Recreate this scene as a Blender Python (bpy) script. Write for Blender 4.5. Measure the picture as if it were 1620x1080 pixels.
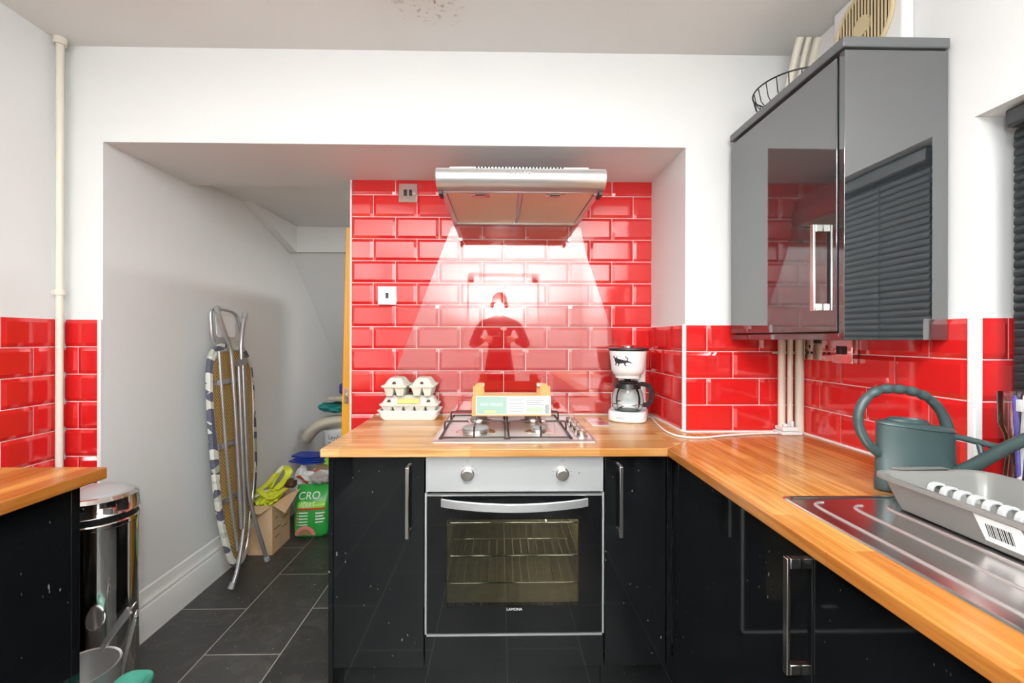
import bpy, math, random
from mathutils import Vector, Matrix, noise
from math import sin, cos, pi, radians, atan2, sqrt

for o in list(bpy.data.objects):
    bpy.data.objects.remove(o, do_unlink=True)
scene = bpy.context.scene
col = scene.collection

# ------------------------------------------------------------------ camera
cam_data = bpy.data.cameras.new('camera')
cam_data.sensor_width = 36.0
cam_data.sensor_fit = 'HORIZONTAL'
cam_data.lens = 700.0 / 1620.0 * 36.0
cam_data.shift_x = 7.4 / 1620.0
cam_data.shift_y = -5.0 / 1620.0
cam_data.clip_start = 0.02
cam = bpy.data.objects.new('camera', cam_data)
col.objects.link(cam)
cam.location = (0, 0, 1.257)
cam.rotation_mode = 'XYZ'
cam.matrix_world = Matrix.Translation((0, 0, 1.257)) @ Matrix.Rotation(-0.018, 4, 'Z') @ Matrix.Rotation(pi / 2, 4, 'X') @ Matrix.Rotation(0.002, 4, 'Z')
scene.camera = cam

# ------------------------------------------------------------------ world, lamps, exposure
scene.view_settings.view_transform = 'Standard'
scene.view_settings.look = 'None'
scene.view_settings.gamma = 1.0
scene.view_settings.use_curve_mapping = False
scene.view_settings.exposure = 0.95
world = bpy.data.worlds.new('world')
scene.world = world
world.use_nodes = True
wn = world.node_tree
wn.nodes.clear()
wo = wn.nodes.new('ShaderNodeOutputWorld')
wb = wn.nodes.new('ShaderNodeBackground')
sk = wn.nodes.new('ShaderNodeTexSky')
sk.sky_type = 'HOSEK_WILKIE'
sk.turbidity = 5
sk.sun_direction = Vector((-0.3, -0.5, 0.8)).normalized()
wb.inputs['Strength'].default_value = 1.6
wn.links.new(sk.outputs[0], wb.inputs[0])
wn.links.new(wb.outputs[0], wo.inputs[0])


def area(name, loc, size, power, rot=(0, 0, 0), color=(1, 1, 1), shape='DISK', size_y=None):
    d = bpy.data.lights.new(name, 'AREA')
    d.shape = shape
    d.size = size
    if size_y:
        d.size_y = size_y
    d.energy = power
    d.color = color
    o = bpy.data.objects.new(name, d)
    o.location = loc
    o.rotation_euler = rot
    col.objects.link(o)
    return o


area('ceiling_lamp_light', (0.0, 0.05, 2.285), 0.34, 14, color=(0.97, 1.0, 0.99))
area('passage_fill_light', (-0.25, 2.75, 1.985), 0.16, 5, color=(0.97, 1.0, 1.0))  # added fill, out of view, to brighten the passage
# the photographer's flash, held just above the camera
fl = bpy.data.lights.new('camera_flash_light', 'POINT')
fl.energy = 10
fl.color = (0.95, 1.0, 1.0)
fl.shadow_soft_size = 0.05
flo = bpy.data.objects.new('camera_flash_light', fl)
flo.location = (-0.005, -0.12, 1.55)
col.objects.link(flo)
# added fill spot behind the camera, bounced off the ceiling to even the light
sp = bpy.data.lights.new('bounce_fill_light', 'SPOT')
sp.energy = 430
sp.color = (0.94, 1.0, 1.0)
sp.spot_size = radians(132)
sp.spot_blend = 0.6
sp.shadow_soft_size = 0.06
spo = bpy.data.objects.new('bounce_fill_light', sp)
spo.location = (0.0, -1.10, 0.9)
spo.rotation_euler = (radians(180), 0, 0)
col.objects.link(spo)


# ------------------------------------------------------------------ helpers
def tag(o, label=None, cat=None, group=None, kind=None):
    if label:
        o['label'] = label
    if cat:
        o['category'] = cat
    if group:
        o['group'] = group
    if kind:
        o['kind'] = kind
    return o


def thing(name, label, cat, loc=(0, 0, 0), rotz=0.0, group=None):
    o = bpy.data.objects.new(name, None)
    o.empty_display_size = 0.05
    o.location = loc
    o.rotation_euler = (0, 0, rotz)
    col.objects.link(o)
    return tag(o, label, cat, group)


def root_of(o):
    while o.parent:
        o = o.parent
    return o


def copy_tree(o, parent=None):
    c = o.copy()
    col.objects.link(c)
    c.parent = parent
    for ch in list(o.children):
        copy_tree(ch, c)
    return c


class MB:
    def __init__(s, local=False):
        s.v = []
        s.f = []
        s.mi = []
        s.local = local
        s.cur = 0

    def add(s, vs, fs):
        b = len(s.v)
        s.v += [tuple(p) for p in vs]
        for f in fs:
            s.f.append(tuple(b + i for i in f))
            s.mi.append(s.cur)
        return s

    def box(s, x0, x1, y0, y1, z0, z1):
        vs = [(x, y, z) for z in (z0, z1) for y in (y0, y1) for x in (x0, x1)]
        return s.add(vs, [(0, 2, 3, 1), (4, 5, 7, 6), (0, 1, 5, 4), (2, 6, 7, 3), (0, 4, 6, 2), (1, 3, 7, 5)])

    def obox(s, c, sx, sy, sz, R):
        vs = []
        for z in (-sz / 2, sz / 2):
            for y in (-sy / 2, sy / 2):
                for x in (-sx / 2, sx / 2):
                    vs.append(Vector(c) + R @ Vector((x, y, z)))
        return s.add(vs, [(0, 2, 3, 1), (4, 5, 7, 6), (0, 1, 5, 4), (2, 6, 7, 3), (0, 4, 6, 2), (1, 3, 7, 5)])

    def loft(s, rings, cap0=True, cap1=True, close=False):
        n = len(rings[0])
        vs = [p for r in rings for p in r]
        fs = []
        m = len(rings)
        for i in range(m if close else m - 1):
            a = i * n
            b = ((i + 1) % m) * n
            for j in range(n):
                k = (j + 1) % n
                fs.append((a + j, a + k, b + k, b + j))
        if not close:
            if cap0:
                fs.append(tuple(reversed(range(n))))
            if cap1:
                fs.append(tuple((m - 1) * n + j for j in range(n)))
        return s.add(vs, fs)

    def prism(s, poly, axis, a, b):
        def P(p, t):
            if axis == 'x':
                return (t, p[0], p[1])
            if axis == 'y':
                return (p[0], t, p[1])
            return (p[0], p[1], t)
        return s.loft([[P(p, a) for p in poly], [P(p, b) for p in poly]])

    def cyl(s, p0, p1, r0, r1=None, n=24):
        r1 = r0 if r1 is None else r1
        p0 = Vector(p0)
        p1 = Vector(p1)
        d = (p1 - p0).normalized()
        u = d.orthogonal().normalized()
        w = d.cross(u)
        R = []
        for p, r in ((p0, r0), (p1, r1)):
            R.append([p + u * r * cos(2 * pi * i / n) + w * r * sin(2 * pi * i / n) for i in range(n)])
        return s.loft(R)

    def tube(s, pts, r, n=12, closed=False, flat=None, up=None):
        pts = [Vector(p) for p in pts]
        m = len(pts)
        rings = []
        prev = None
        for i in range(m):
            if closed:
                d = (pts[(i + 1) % m] - pts[i - 1]).normalized()
            else:
                d = (pts[min(i + 1, m - 1)] - pts[max(i - 1, 0)]).normalized()
            if up is not None:
                u = Vector(up).cross(d)
                u = u.normalized() if u.length > 1e-5 else d.orthogonal().normalized()
            elif prev is None:
                u = d.orthogonal().normalized()
            else:
                u = (prev - d * prev.dot(d))
                u = u.normalized() if u.length > 1e-6 else d.orthogonal().normalized()
            prev = u
            w = d.cross(u)
            rr = r[i] if isinstance(r, (list, tuple)) else r
            fl = flat if flat else rr
            if flat:
                rings.append([pts[i] + u * rr * a + w * fl * b for a, b in ((1, 1), (-1, 1), (-1, -1), (1, -1))])
            else:
                rings.append([pts[i] + u * rr * cos(2 * pi * j / n) + w * rr * sin(2 * pi * j / n) for j in range(n)])
        return s.loft(rings, close=closed)

    def lathe(s, prof, c=(0, 0, 0), n=40, sx=1.0, sy=1.0, cap0=False, cap1=False):
        rings = []
        for r, z in prof:
            rings.append([(c[0] + r * sx * cos(2 * pi * j / n), c[1] + r * sy * sin(2 * pi * j / n), c[2] + z) for j in range(n)])
        return s.loft(rings, cap0, cap1)

    def build(s, name, mats, parent=None, bevel=0.0, angle=35, seg=2, subsurf=0, doubles=False, kind=None, label=None):
        me = bpy.data.meshes.new(name)
        vs = s.v
        if parent is not None and not s.local:
            L = root_of(parent).location
            vs = [(p[0] - L[0], p[1] - L[1], p[2] - L[2]) for p in vs]
        me.from_pydata(vs, [], s.f)
        if not isinstance(mats, (list, tuple)):
            mats = [mats]
        for m in mats:
            me.materials.append(m)
        me.polygons.foreach_set('material_index', s.mi)
        me.validate()
        import bmesh
        bm = bmesh.new()
        bm.from_mesh(me)
        if doubles:
            bmesh.ops.remove_doubles(bm, verts=bm.verts, dist=1e-5)
        bmesh.ops.recalc_face_normals(bm, faces=bm.faces)
        bm.to_mesh(me)
        bm.free()
        me.polygons.foreach_set('use_smooth', [True] * len(me.polygons))
        me.set_sharp_from_angle(angle=radians(angle))
        o = bpy.data.objects.new(name, me)
        col.objects.link(o)
        if parent is not None:
            o.parent = parent
        if subsurf:
            md = o.modifiers.new('sub', 'SUBSURF')
            md.levels = subsurf
            md.render_levels = subsurf
            me.polygons.foreach_set('use_smooth', [True] * len(me.polygons))
        if bevel:
            md = o.modifiers.new('bevel', 'BEVEL')
            md.width = bevel
            md.segments = seg
            md.limit_method = 'ANGLE'
            md.angle_limit = radians(40)
        if kind:
            o['kind'] = kind
        if label:
            o['label'] = label
        return o


def struct(name, mb, mats, **k):
    return mb.build(name, mats, kind='structure', **k)


def smooth_path(pts, sub=6, closed=False):
    pts = [Vector(p) for p in pts]
    n = len(pts)
    out = []
    rng = range(n if closed else n - 1)
    for i in rng:
        if closed:
            p0, p1, p2, p3 = pts[i - 1], pts[i], pts[(i + 1) % n], pts[(i + 2) % n]
        else:
            p0, p1, p2, p3 = pts[max(i - 1, 0)], pts[i], pts[i + 1], pts[min(i + 2, n - 1)]
        for k in range(sub):
            t = k / sub
            out.append(0.5 * ((2 * p1) + (-p0 + p2) * t + (2 * p0 - 5 * p1 + 4 * p2 - p3) * t * t + (-p0 + 3 * p1 - 3 * p2 + p3) * t ** 3))
    if not closed:
        out.append(pts[-1])
    return out


def rrect(w, d, r, n=5, cx=0.0, cy=0.0):
    out = []
    for sx, sy, a0 in ((1, 1, 0), (-1, 1, pi / 2), (-1, -1, pi), (1, -1, 3 * pi / 2)):
        for i in range(n + 1):
            a = a0 + (pi / 2) * i / n
            out.append((cx + sx * (w / 2 - r) + r * cos(a), cy + sy * (d / 2 - r) + r * sin(a)))
    return out


def text_mesh(name, s, size, origin, ux, uy, mat, parent=None, extrude=0.0004, align='CENTER', bend=None, shear=0.0, local=False, label=None):
    cu = bpy.data.curves.new(name + '_c', 'FONT')
    cu.body = s
    cu.size = size
    cu.align_x = align
    cu.align_y = 'CENTER'
    cu.shear = shear
    tmp = bpy.data.objects.new(name + '_t', cu)
    col.objects.link(tmp)
    bpy.context.view_layer.update()
    dg = bpy.context.evaluated_depsgraph_get()
    me0 = bpy.data.meshes.new_from_object(tmp.evaluated_get(dg))
    ux = Vector(ux).normalized()
    uy = Vector(uy).normalized()
    uz = ux.cross(uy)
    if bend:
        import bmesh
        bm = bmesh.new(); bm.from_mesh(me0)
        bmesh.ops.triangulate(bm, faces=bm.faces)
        bmesh.ops.subdivide_edges(bm, edges=bm.edges, cuts=2, use_grid_fill=True)
        bm.to_mesh(me0); bm.free()
    mb = MB(local)
    pts = []
    for v in me0.vertices:
        x, y = v.co.x, v.co.y
        if bend:
            pts.append(bend(x, y))
        else:
            pts.append(Vector(origin) + ux * x + uy * y + uz * extrude)
    mb.add(pts, [tuple(p.vertices) for p in me0.polygons])
    bpy.data.objects.remove(tmp, do_unlink=True)
    bpy.data.curves.remove(cu)
    o = mb.build(name, mat, parent)
    if label:
        o['label'] = label
    return o


# ------------------------------------------------------------------ materials
def mat(name, color, rough=0.5, metal=0.0, ior=1.5, coat=0.0, trans=0.0, bump=0.0, bscale=60.0, var=0.0, vscale=8.0, rvar=0.0, aniso=None, emit=None, estr=0.0):
    m = bpy.data.materials.new(name)
    m.use_nodes = True
    nt = m.node_tree
    p = nt.nodes['Principled BSDF']
    p.inputs['Base Color'].default_value = (*color, 1)
    p.inputs['Roughness'].default_value = rough
    p.inputs['Metallic'].default_value = metal
    p.inputs['IOR'].default_value = ior
    p.inputs['Coat Weight'].default_value = coat
    p.inputs['Coat Roughness'].default_value = 0.03
    p.inputs['Transmission Weight'].default_value = trans
    if emit:
        p.inputs['Emission Color'].default_value = (*emit, 1)
        p.inputs['Emission Strength'].default_value = estr
    tc = nt.nodes.new('ShaderNodeTexCoord')
    mp = nt.nodes.new('ShaderNodeMapping')
    nt.links.new(tc.outputs['Object'], mp.inputs[0])
    if aniso:
        mp.inputs['Scale'].default_value = aniso
    if var:
        nz = nt.nodes.new('ShaderNodeTexNoise')
        nz.inputs['Scale'].default_value = vscale
        nz.inputs['Detail'].default_value = 5
        nt.links.new(mp.outputs[0], nz.inputs['Vector'])
        mx = nt.nodes.new('ShaderNodeMix')
        mx.data_type = 'RGBA'
        mx.inputs[6].default_value = (*[max(0, c * (1 - var)) for c in color], 1)
        mx.inputs[7].default_value = (*[min(1, c * (1 + var)) for c in color], 1)
        nt.links.new(nz.outputs[0], mx.inputs[0])
        nt.links.new(mx.outputs[2], p.inputs['Base Color'])
    if rvar:
        nz = nt.nodes.new('ShaderNodeTexNoise')
        nz.inputs['Scale'].default_value = vscale * 2
        nz.inputs['Detail'].default_value = 4
        nt.links.new(mp.outputs[0], nz.inputs['Vector'])
        mr = nt.nodes.new('ShaderNodeMapRange')
        mr.inputs[3].default_value = max(0, rough - rvar)
        mr.inputs[4].default_value = rough + rvar
        nt.links.new(nz.outputs[0], mr.inputs[0])
        nt.links.new(mr.outputs[0], p.inputs['Roughness'])
    if bump:
        nz = nt.nodes.new('ShaderNodeTexNoise')
        nz.inputs['Scale'].default_value = bscale
        nz.inputs['Detail'].default_value = 4
        nt.links.new(mp.outputs[0], nz.inputs['Vector'])
        bp = nt.nodes.new('ShaderNodeBump')
        bp.inputs['Strength'].default_value = bump
        bp.inputs['Distance'].default_value = 0.002
        nt.links.new(nz.outputs[0], bp.inputs['Height'])
        nt.links.new(bp.outputs[0], p.inputs['Normal'])
    return m


def nodes_of(m):
    return m.node_tree, m.node_tree.nodes['Principled BSDF'], [n for n in m.node_tree.nodes if n.type == 'MAPPING'][0]


M = {}
M['wall'] = mat('white_wall_paint', (0.80, 0.80, 0.80), 0.55, bump=0.12, bscale=9, var=0.015, vscale=2)
M['soffit'] = M['wall']
M['trimw'] = mat('white_gloss_trim', (0.82, 0.82, 0.81), 0.3, bump=0.05, bscale=30)
M['grout'] = mat('white_grout', (0.85, 0.83, 0.82), 0.7)
M['tile'] = mat('red_glazed_tile', (0.70, 0.018, 0.018), 0.07, ior=1.75, bump=0.06, bscale=14, var=0.08, vscale=3)
M['cream'] = mat('cream_painted_pipe', (0.78, 0.73, 0.62), 0.35, bump=0.1, bscale=40)
M['blackgloss'] = mat('black_gloss_door', (0.006, 0.007, 0.008), 0.05, ior=1.62, bump=0.02, bscale=25)
M['greygloss'] = mat('anthracite_acrylic', (0.022, 0.026, 0.029), 0.035, ior=2.6, bump=0.014, bscale=120)
M['carcass'] = mat('black_carcass', (0.01, 0.011, 0.012), 0.3)
M['blackpl'] = mat('black_plastic', (0.012, 0.012, 0.013), 0.35)
M['rubber'] = mat('dark_rubber', (0.03, 0.03, 0.03), 0.7)
M['steel'] = mat('brushed_steel', (0.72, 0.71, 0.70), 0.28, metal=1.0, bump=0.05, bscale=60, aniso=(1, 20, 20))
M['steelpanel'] = mat('satin_steel_panel', (0.72, 0.72, 0.73), 0.42, metal=0.75, bump=0.04, bscale=40, aniso=(1, 30, 30))
M['hobsteel'] = mat('hob_steel', (0.74, 0.73, 0.74), 0.40, metal=0.85)
M['visor'] = mat('bright_brushed_steel', (0.80, 0.79, 0.79), 0.36, metal=0.9, bump=0.04, bscale=60, aniso=(1, 20, 20))
M['sinksteel'] = mat('sink_steel', (0.74, 0.72, 0.71), 0.22, metal=1.0, rvar=0.07, vscale=6, bump=0.06, bscale=20)
M['chrome'] = mat('chrome', (0.82, 0.80, 0.78), 0.08, metal=1.0)
M['handle'] = mat('satin_nickel_handle', (0.70, 0.67, 0.63), 0.22, metal=1.0)
M['whitepl'] = mat('white_plastic', (0.82, 0.82, 0.82), 0.25)
M['white'] = mat('plain_white', (0.85, 0.85, 0.85), 0.5)
M['darkink'] = mat('dark_ink', (0.02, 0.02, 0.025), 0.6)
M['pulp'] = mat('moulded_pulp', (0.72, 0.69, 0.61), 0.9, bump=0.4, bscale=120, var=0.06, vscale=20)
M['card'] = mat('cardboard', (0.68, 0.46, 0.27), 0.8, var=0.12, vscale=6, bump=0.1, bscale=80)
M['cardor'] = mat('orange_cardboard', (0.80, 0.38, 0.14), 0.75, var=0.1, vscale=9)
M['alu'] = mat('grey_tube_metal', (0.58, 0.58, 0.60), 0.32, metal=0.8)
M['silverpl'] = mat('silver_grey_plastic', (0.22, 0.215, 0.205), 0.30, bump=0.05, bscale=20)
M['tab'] = mat('pale_silver_plastic', (0.55, 0.55, 0.56), 0.25)
M['can'] = mat('grey_green_plastic', (0.048, 0.078, 0.080), 0.36, bump=0.05, bscale=40)
M['blindslat'] = mat('dark_blind_slat', (0.006, 0.009, 0.011), 0.42)
M['green'] = mat('teal_green_plastic', (0.06, 0.30, 0.22), 0.4, bump=0.1, bscale=15)
M['panalu'] = mat('pan_aluminium', (0.62, 0.61, 0.60), 0.3, metal=0.8)
M['hivis'] = mat('lime_yellow_nylon', (0.72, 0.78, 0.04), 0.55, bump=0.3, bscale=30, var=0.2, vscale=12)
M['lime'] = mat('lime_green_film', (0.30, 0.66, 0.03), 0.35)
M['bluecl'] = mat('blue_nylon', (0.01, 0.04, 0.36), 0.4, bump=0.3, bscale=25, var=0.3)
M['teal'] = mat('teal_fabric', (0.01, 0.20, 0.20), 0.7, bump=0.4, bscale=40, var=0.2)
M['beige'] = mat('beige_fabric', (0.52, 0.47, 0.38), 0.9, bump=0.5, bscale=50, var=0.12)
M['orange_wood'] = mat('orange_varnished_wood', (0.78, 0.36, 0.03), 0.3, var=0.15, vscale=6, aniso=(6, 6, 0.6))
M['brown'] = mat('brown_edge', (0.07, 0.025, 0.01), 0.6)
M['greenbag'] = mat('green_printed_film', (0.03, 0.38, 0.06), 0.3, bump=0.3, bscale=14, var=0.1)
M['red'] = mat('red_print', (0.62, 0.03, 0.02), 0.5)
M['pink'] = mat('pink_print', (0.75, 0.22, 0.22), 0.5)
M['oven_cav'] = mat('oven_enamel', (0.22, 0.21, 0.17), 0.4, var=0.4, vscale=30)
M['mint'] = mat('mint_label', (0.36, 0.52, 0.45), 0.5)
M['print'] = mat('dark_grey_print', (0.12, 0.12, 0.14), 0.6)
M['palegreen'] = mat('pale_green_print', (0.50, 0.68, 0.45), 0.5)
M['yellowlab'] = mat('yellow_label', (0.80, 0.62, 0.22), 0.6)
M['grey'] = mat('mid_grey', (0.35, 0.35, 0.36), 0.5)
M['dirt'] = mat('crumbs', (0.28, 0.20, 0.09), 0.9)
M['castiron'] = mat('worn_pan_support', (0.06, 0.04, 0.035), 0.35, metal=0.3)
M['purple'] = mat('purple_plastic', (0.18, 0.14, 0.62), 0.35)


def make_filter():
    m = mat('filter_aluminium_oak_reflection', (0.86, 0.60, 0.42), 0.5, metal=0.6)  # aluminium mesh; the orange paints in a reflection of the lit oak
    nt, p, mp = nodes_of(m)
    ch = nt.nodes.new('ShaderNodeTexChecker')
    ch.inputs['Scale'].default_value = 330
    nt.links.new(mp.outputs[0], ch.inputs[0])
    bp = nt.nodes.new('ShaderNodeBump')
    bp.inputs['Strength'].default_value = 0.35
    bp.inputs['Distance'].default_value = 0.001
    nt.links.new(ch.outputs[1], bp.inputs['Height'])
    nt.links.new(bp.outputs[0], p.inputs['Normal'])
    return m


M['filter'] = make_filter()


def make_wood(name, rot, c1, c2, dark):
    m = mat(name, c1, 0.22, coat=0.0, rvar=0.07, vscale=5)
    nt, p, mp = nodes_of(m)
    mp2 = nt.nodes.new('ShaderNodeMapping')
    mp2.inputs['Rotation'].default_value = (0, 0, rot)
    mp2.inputs['Location'].default_value = (7.013, 5.021, 0)
    tc = [n for n in nt.nodes if n.type == 'TEX_COORD'][0]
    nt.links.new(tc.outputs['Object'], mp2.inputs[0])
    br = nt.nodes.new('ShaderNodeTexBrick')
    br.offset = 0.37
    br.inputs['Scale'].default_value = 1.0
    br.inputs['Brick Width'].default_value = 0.42
    br.inputs['Row Height'].default_value = 0.042
    br.inputs['Mortar Size'].default_value = 0.0004
    br.inputs['Color1'].default_value = (*c1, 1)
    br.inputs['Color2'].default_value = (*c2, 1)
    br.inputs['Mortar'].default_value = (*dark, 1)
    br.inputs['Bias'].default_value = 0.0
    nt.links.new(mp2.outputs[0], br.inputs['Vector'])
    mp3 = nt.nodes.new('ShaderNodeMapping')
    mp3.inputs['Scale'].default_value = (3, 60, 60)
    nt.links.new(mp2.outputs[0], mp3.inputs[0])
    nz = nt.nodes.new('ShaderNodeTexNoise')
    nz.inputs['Scale'].default_value = 1.3
    nz.inputs['Detail'].default_value = 6
    nz.inputs['Distortion'].default_value = 0.6
    nt.links.new(mp3.outputs[0], nz.inputs['Vector'])
    rp = nt.nodes.new('ShaderNodeMapRange')
    rp.inputs[1].default_value = 0.38
    rp.inputs[2].default_value = 0.72
    nt.links.new(nz.outputs[0], rp.inputs[0])
    mx = nt.nodes.new('ShaderNodeMix')
    mx.data_type = 'RGBA'
    mx.inputs[7].default_value = (*dark, 1)
    ml = nt.nodes.new('ShaderNodeMath')
    ml.operation = 'MULTIPLY'
    ml.inputs[1].default_value = 0.75
    nt.links.new(rp.outputs[0], ml.inputs[0])
    nt.links.new(ml.outputs[0], mx.inputs[0])
    nt.links.new(br.outputs[0], mx.inputs[6])
    # worn, paler patches
    n2 = nt.nodes.new('ShaderNodeTexNoise')
    n2.inputs['Scale'].default_value = 3.2
    n2.inputs['Detail'].default_value = 3
    nt.links.new(mp2.outputs[0], n2.inputs['Vector'])
    r2 = nt.nodes.new('ShaderNodeMapRange')
    r2.inputs[1].default_value = 0.5
    r2.inputs[2].default_value = 0.75
    r2.inputs[4].default_value = 0.3
    nt.links.new(n2.outputs[0], r2.inputs[0])
    m3 = nt.nodes.new('ShaderNodeMix')
    m3.data_type = 'RGBA'
    m3.inputs[7].default_value = (0.80, 0.56, 0.30, 1)
    nt.links.new(r2.outputs[0], m3.inputs[0])
    nt.links.new(mx.outputs[2], m3.inputs[6])
    nt.links.new(m3.outputs[2], p.inputs['Base Color'])
    return m


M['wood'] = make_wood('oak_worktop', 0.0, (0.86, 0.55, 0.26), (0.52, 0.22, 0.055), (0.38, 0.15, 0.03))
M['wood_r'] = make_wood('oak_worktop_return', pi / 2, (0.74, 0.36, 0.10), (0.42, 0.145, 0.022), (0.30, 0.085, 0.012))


def make_floor():
    m = mat('black_slate_tile', (0.02, 0.021, 0.021), 0.35)
    nt, p, mp = nodes_of(m)
    tc = [n for n in nt.nodes if n.type == 'TEX_COORD'][0]
    sx = nt.nodes.new('ShaderNodeSeparateXYZ')
    cx = nt.nodes.new('ShaderNodeCombineXYZ')
    nt.links.new(tc.outputs['Object'], sx.inputs[0])
    a = nt.nodes.new('ShaderNodeMath'); a.operation = 'ADD'; a.inputs[1].default_value = 1.225 + 6.0
    b = nt.nodes.new('ShaderNodeMath'); b.operation = 'ADD'; b.inputs[1].default_value = 1.468 + 3.0
    nt.links.new(sx.outputs[1], a.inputs[0])
    nt.links.new(sx.outputs[0], b.inputs[0])
    nt.links.new(a.outputs[0], cx.inputs[0])
    nt.links.new(b.outputs[0], cx.inputs[1])
    br = nt.nodes.new('ShaderNodeTexBrick')
    br.offset = 0.5
    br.inputs['Scale'].default_value = 1.0
    br.inputs['Brick Width'].default_value = 0.6
    br.inputs['Row Height'].default_value = 0.3
    br.inputs['Mortar Size'].default_value = 0.0022
    br.inputs['Mortar Smooth'].default_value = 0.1
    br.inputs['Color1'].default_value = (0.028, 0.028, 0.027, 1)
    br.inputs['Color2'].default_value = (0.058, 0.056, 0.054, 1)
    br.inputs['Mortar'].default_value = (0.42, 0.40, 0.36, 1)
    nt.links.new(cx.outputs[0], br.inputs['Vector'])
    nz = nt.nodes.new('ShaderNodeTexNoise')
    nz.inputs['Scale'].default_value = 9
    nz.inputs['Detail'].default_value = 9
    nz.inputs['Roughness'].default_value = 0.65
    nz.inputs['Distortion'].default_value = 1.2
    nt.links.new(tc.outputs['Object'], nz.inputs['Vector'])
    r = nt.nodes.new('ShaderNodeMapRange')
    r.inputs[1].default_value = 0.5
    r.inputs[2].default_value = 0.9
    r.inputs[4].default_value = 0.5
    nt.links.new(nz.outputs[0], r.inputs[0])
    mx = nt.nodes.new('ShaderNodeMix')
    mx.data_type = 'RGBA'
    mx.inputs[7].default_value = (0.17, 0.16, 0.145, 1)
    nt.links.new(r.outputs[0], mx.inputs[0])
    nt.links.new(br.outputs[0], mx.inputs[6])
    # dust flecks
    vo = nt.nodes.new('ShaderNodeTexNoise')
    vo.inputs['Scale'].default_value = 75
    vo.inputs['Detail'].default_value = 2
    nt.links.new(tc.outputs['Object'], vo.inputs['Vector'])
    r3 = nt.nodes.new('ShaderNodeMapRange')
    r3.inputs[1].default_value = 0.70
    r3.inputs[2].default_value = 0.74
    nt.links.new(vo.outputs[0], r3.inputs[0])
    m3 = nt.nodes.new('ShaderNodeMix')
    m3.data_type = 'RGBA'
    m3.inputs[7].default_value = (0.33, 0.31, 0.28, 1)
    nt.links.new(r3.outputs[0], m3.inputs[0])
    nt.links.new(mx.outputs[2], m3.inputs[6])
    nt.links.new(m3.outputs[2], p.inputs['Base Color'])
    bp = nt.nodes.new('ShaderNodeBump')
    bp.inputs['Strength'].default_value = 0.5
    bp.inputs['Distance'].default_value = 0.003
    nt.links.new(nz.outputs[0], bp.inputs['Height'])
    nt.links.new(bp.outputs[0], p.inputs['Normal'])
    return m


M['floor'] = make_floor()


def flecks(m, scale, lo, color):
    nt, p, mp = nodes_of(m)
    tc = [n for n in nt.nodes if n.type == 'TEX_COORD'][0]
    m2 = nt.nodes.new('ShaderNodeMapping'); m2.inputs['Scale'].default_value = (1, 1, 0.45)
    nt.links.new(tc.outputs['Object'], m2.inputs[0])
    n = nt.nodes.new('ShaderNodeTexNoise'); n.inputs['Scale'].default_value = scale; n.inputs['Detail'].default_value = 3
    nt.links.new(m2.outputs[0], n.inputs['Vector'])
    n2 = nt.nodes.new('ShaderNodeTexNoise'); n2.inputs['Scale'].default_value = 4
    nt.links.new(tc.outputs['Object'], n2.inputs['Vector'])
    ad = nt.nodes.new('ShaderNodeMath'); ad.operation = 'MULTIPLY_ADD'; ad.inputs[1].default_value = 0.25
    nt.links.new(n2.outputs[0], ad.inputs[0]); nt.links.new(n.outputs[0], ad.inputs[2])
    r = nt.nodes.new('ShaderNodeMapRange'); r.inputs[1].default_value = lo; r.inputs[2].default_value = lo + 0.03
    nt.links.new(ad.outputs[0], r.inputs[0])
    mx = nt.nodes.new('ShaderNodeMix'); mx.data_type = 'RGBA'
    mx.inputs[6].default_value = p.inputs['Base Color'].default_value[:]; mx.inputs[7].default_value = (*color, 1)
    nt.links.new(r.outputs[0], mx.inputs[0]); nt.links.new(mx.outputs[2], p.inputs['Base Color'])


flecks(M['blackgloss'], 110, 0.865, (0.22, 0.22, 0.21))


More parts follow.
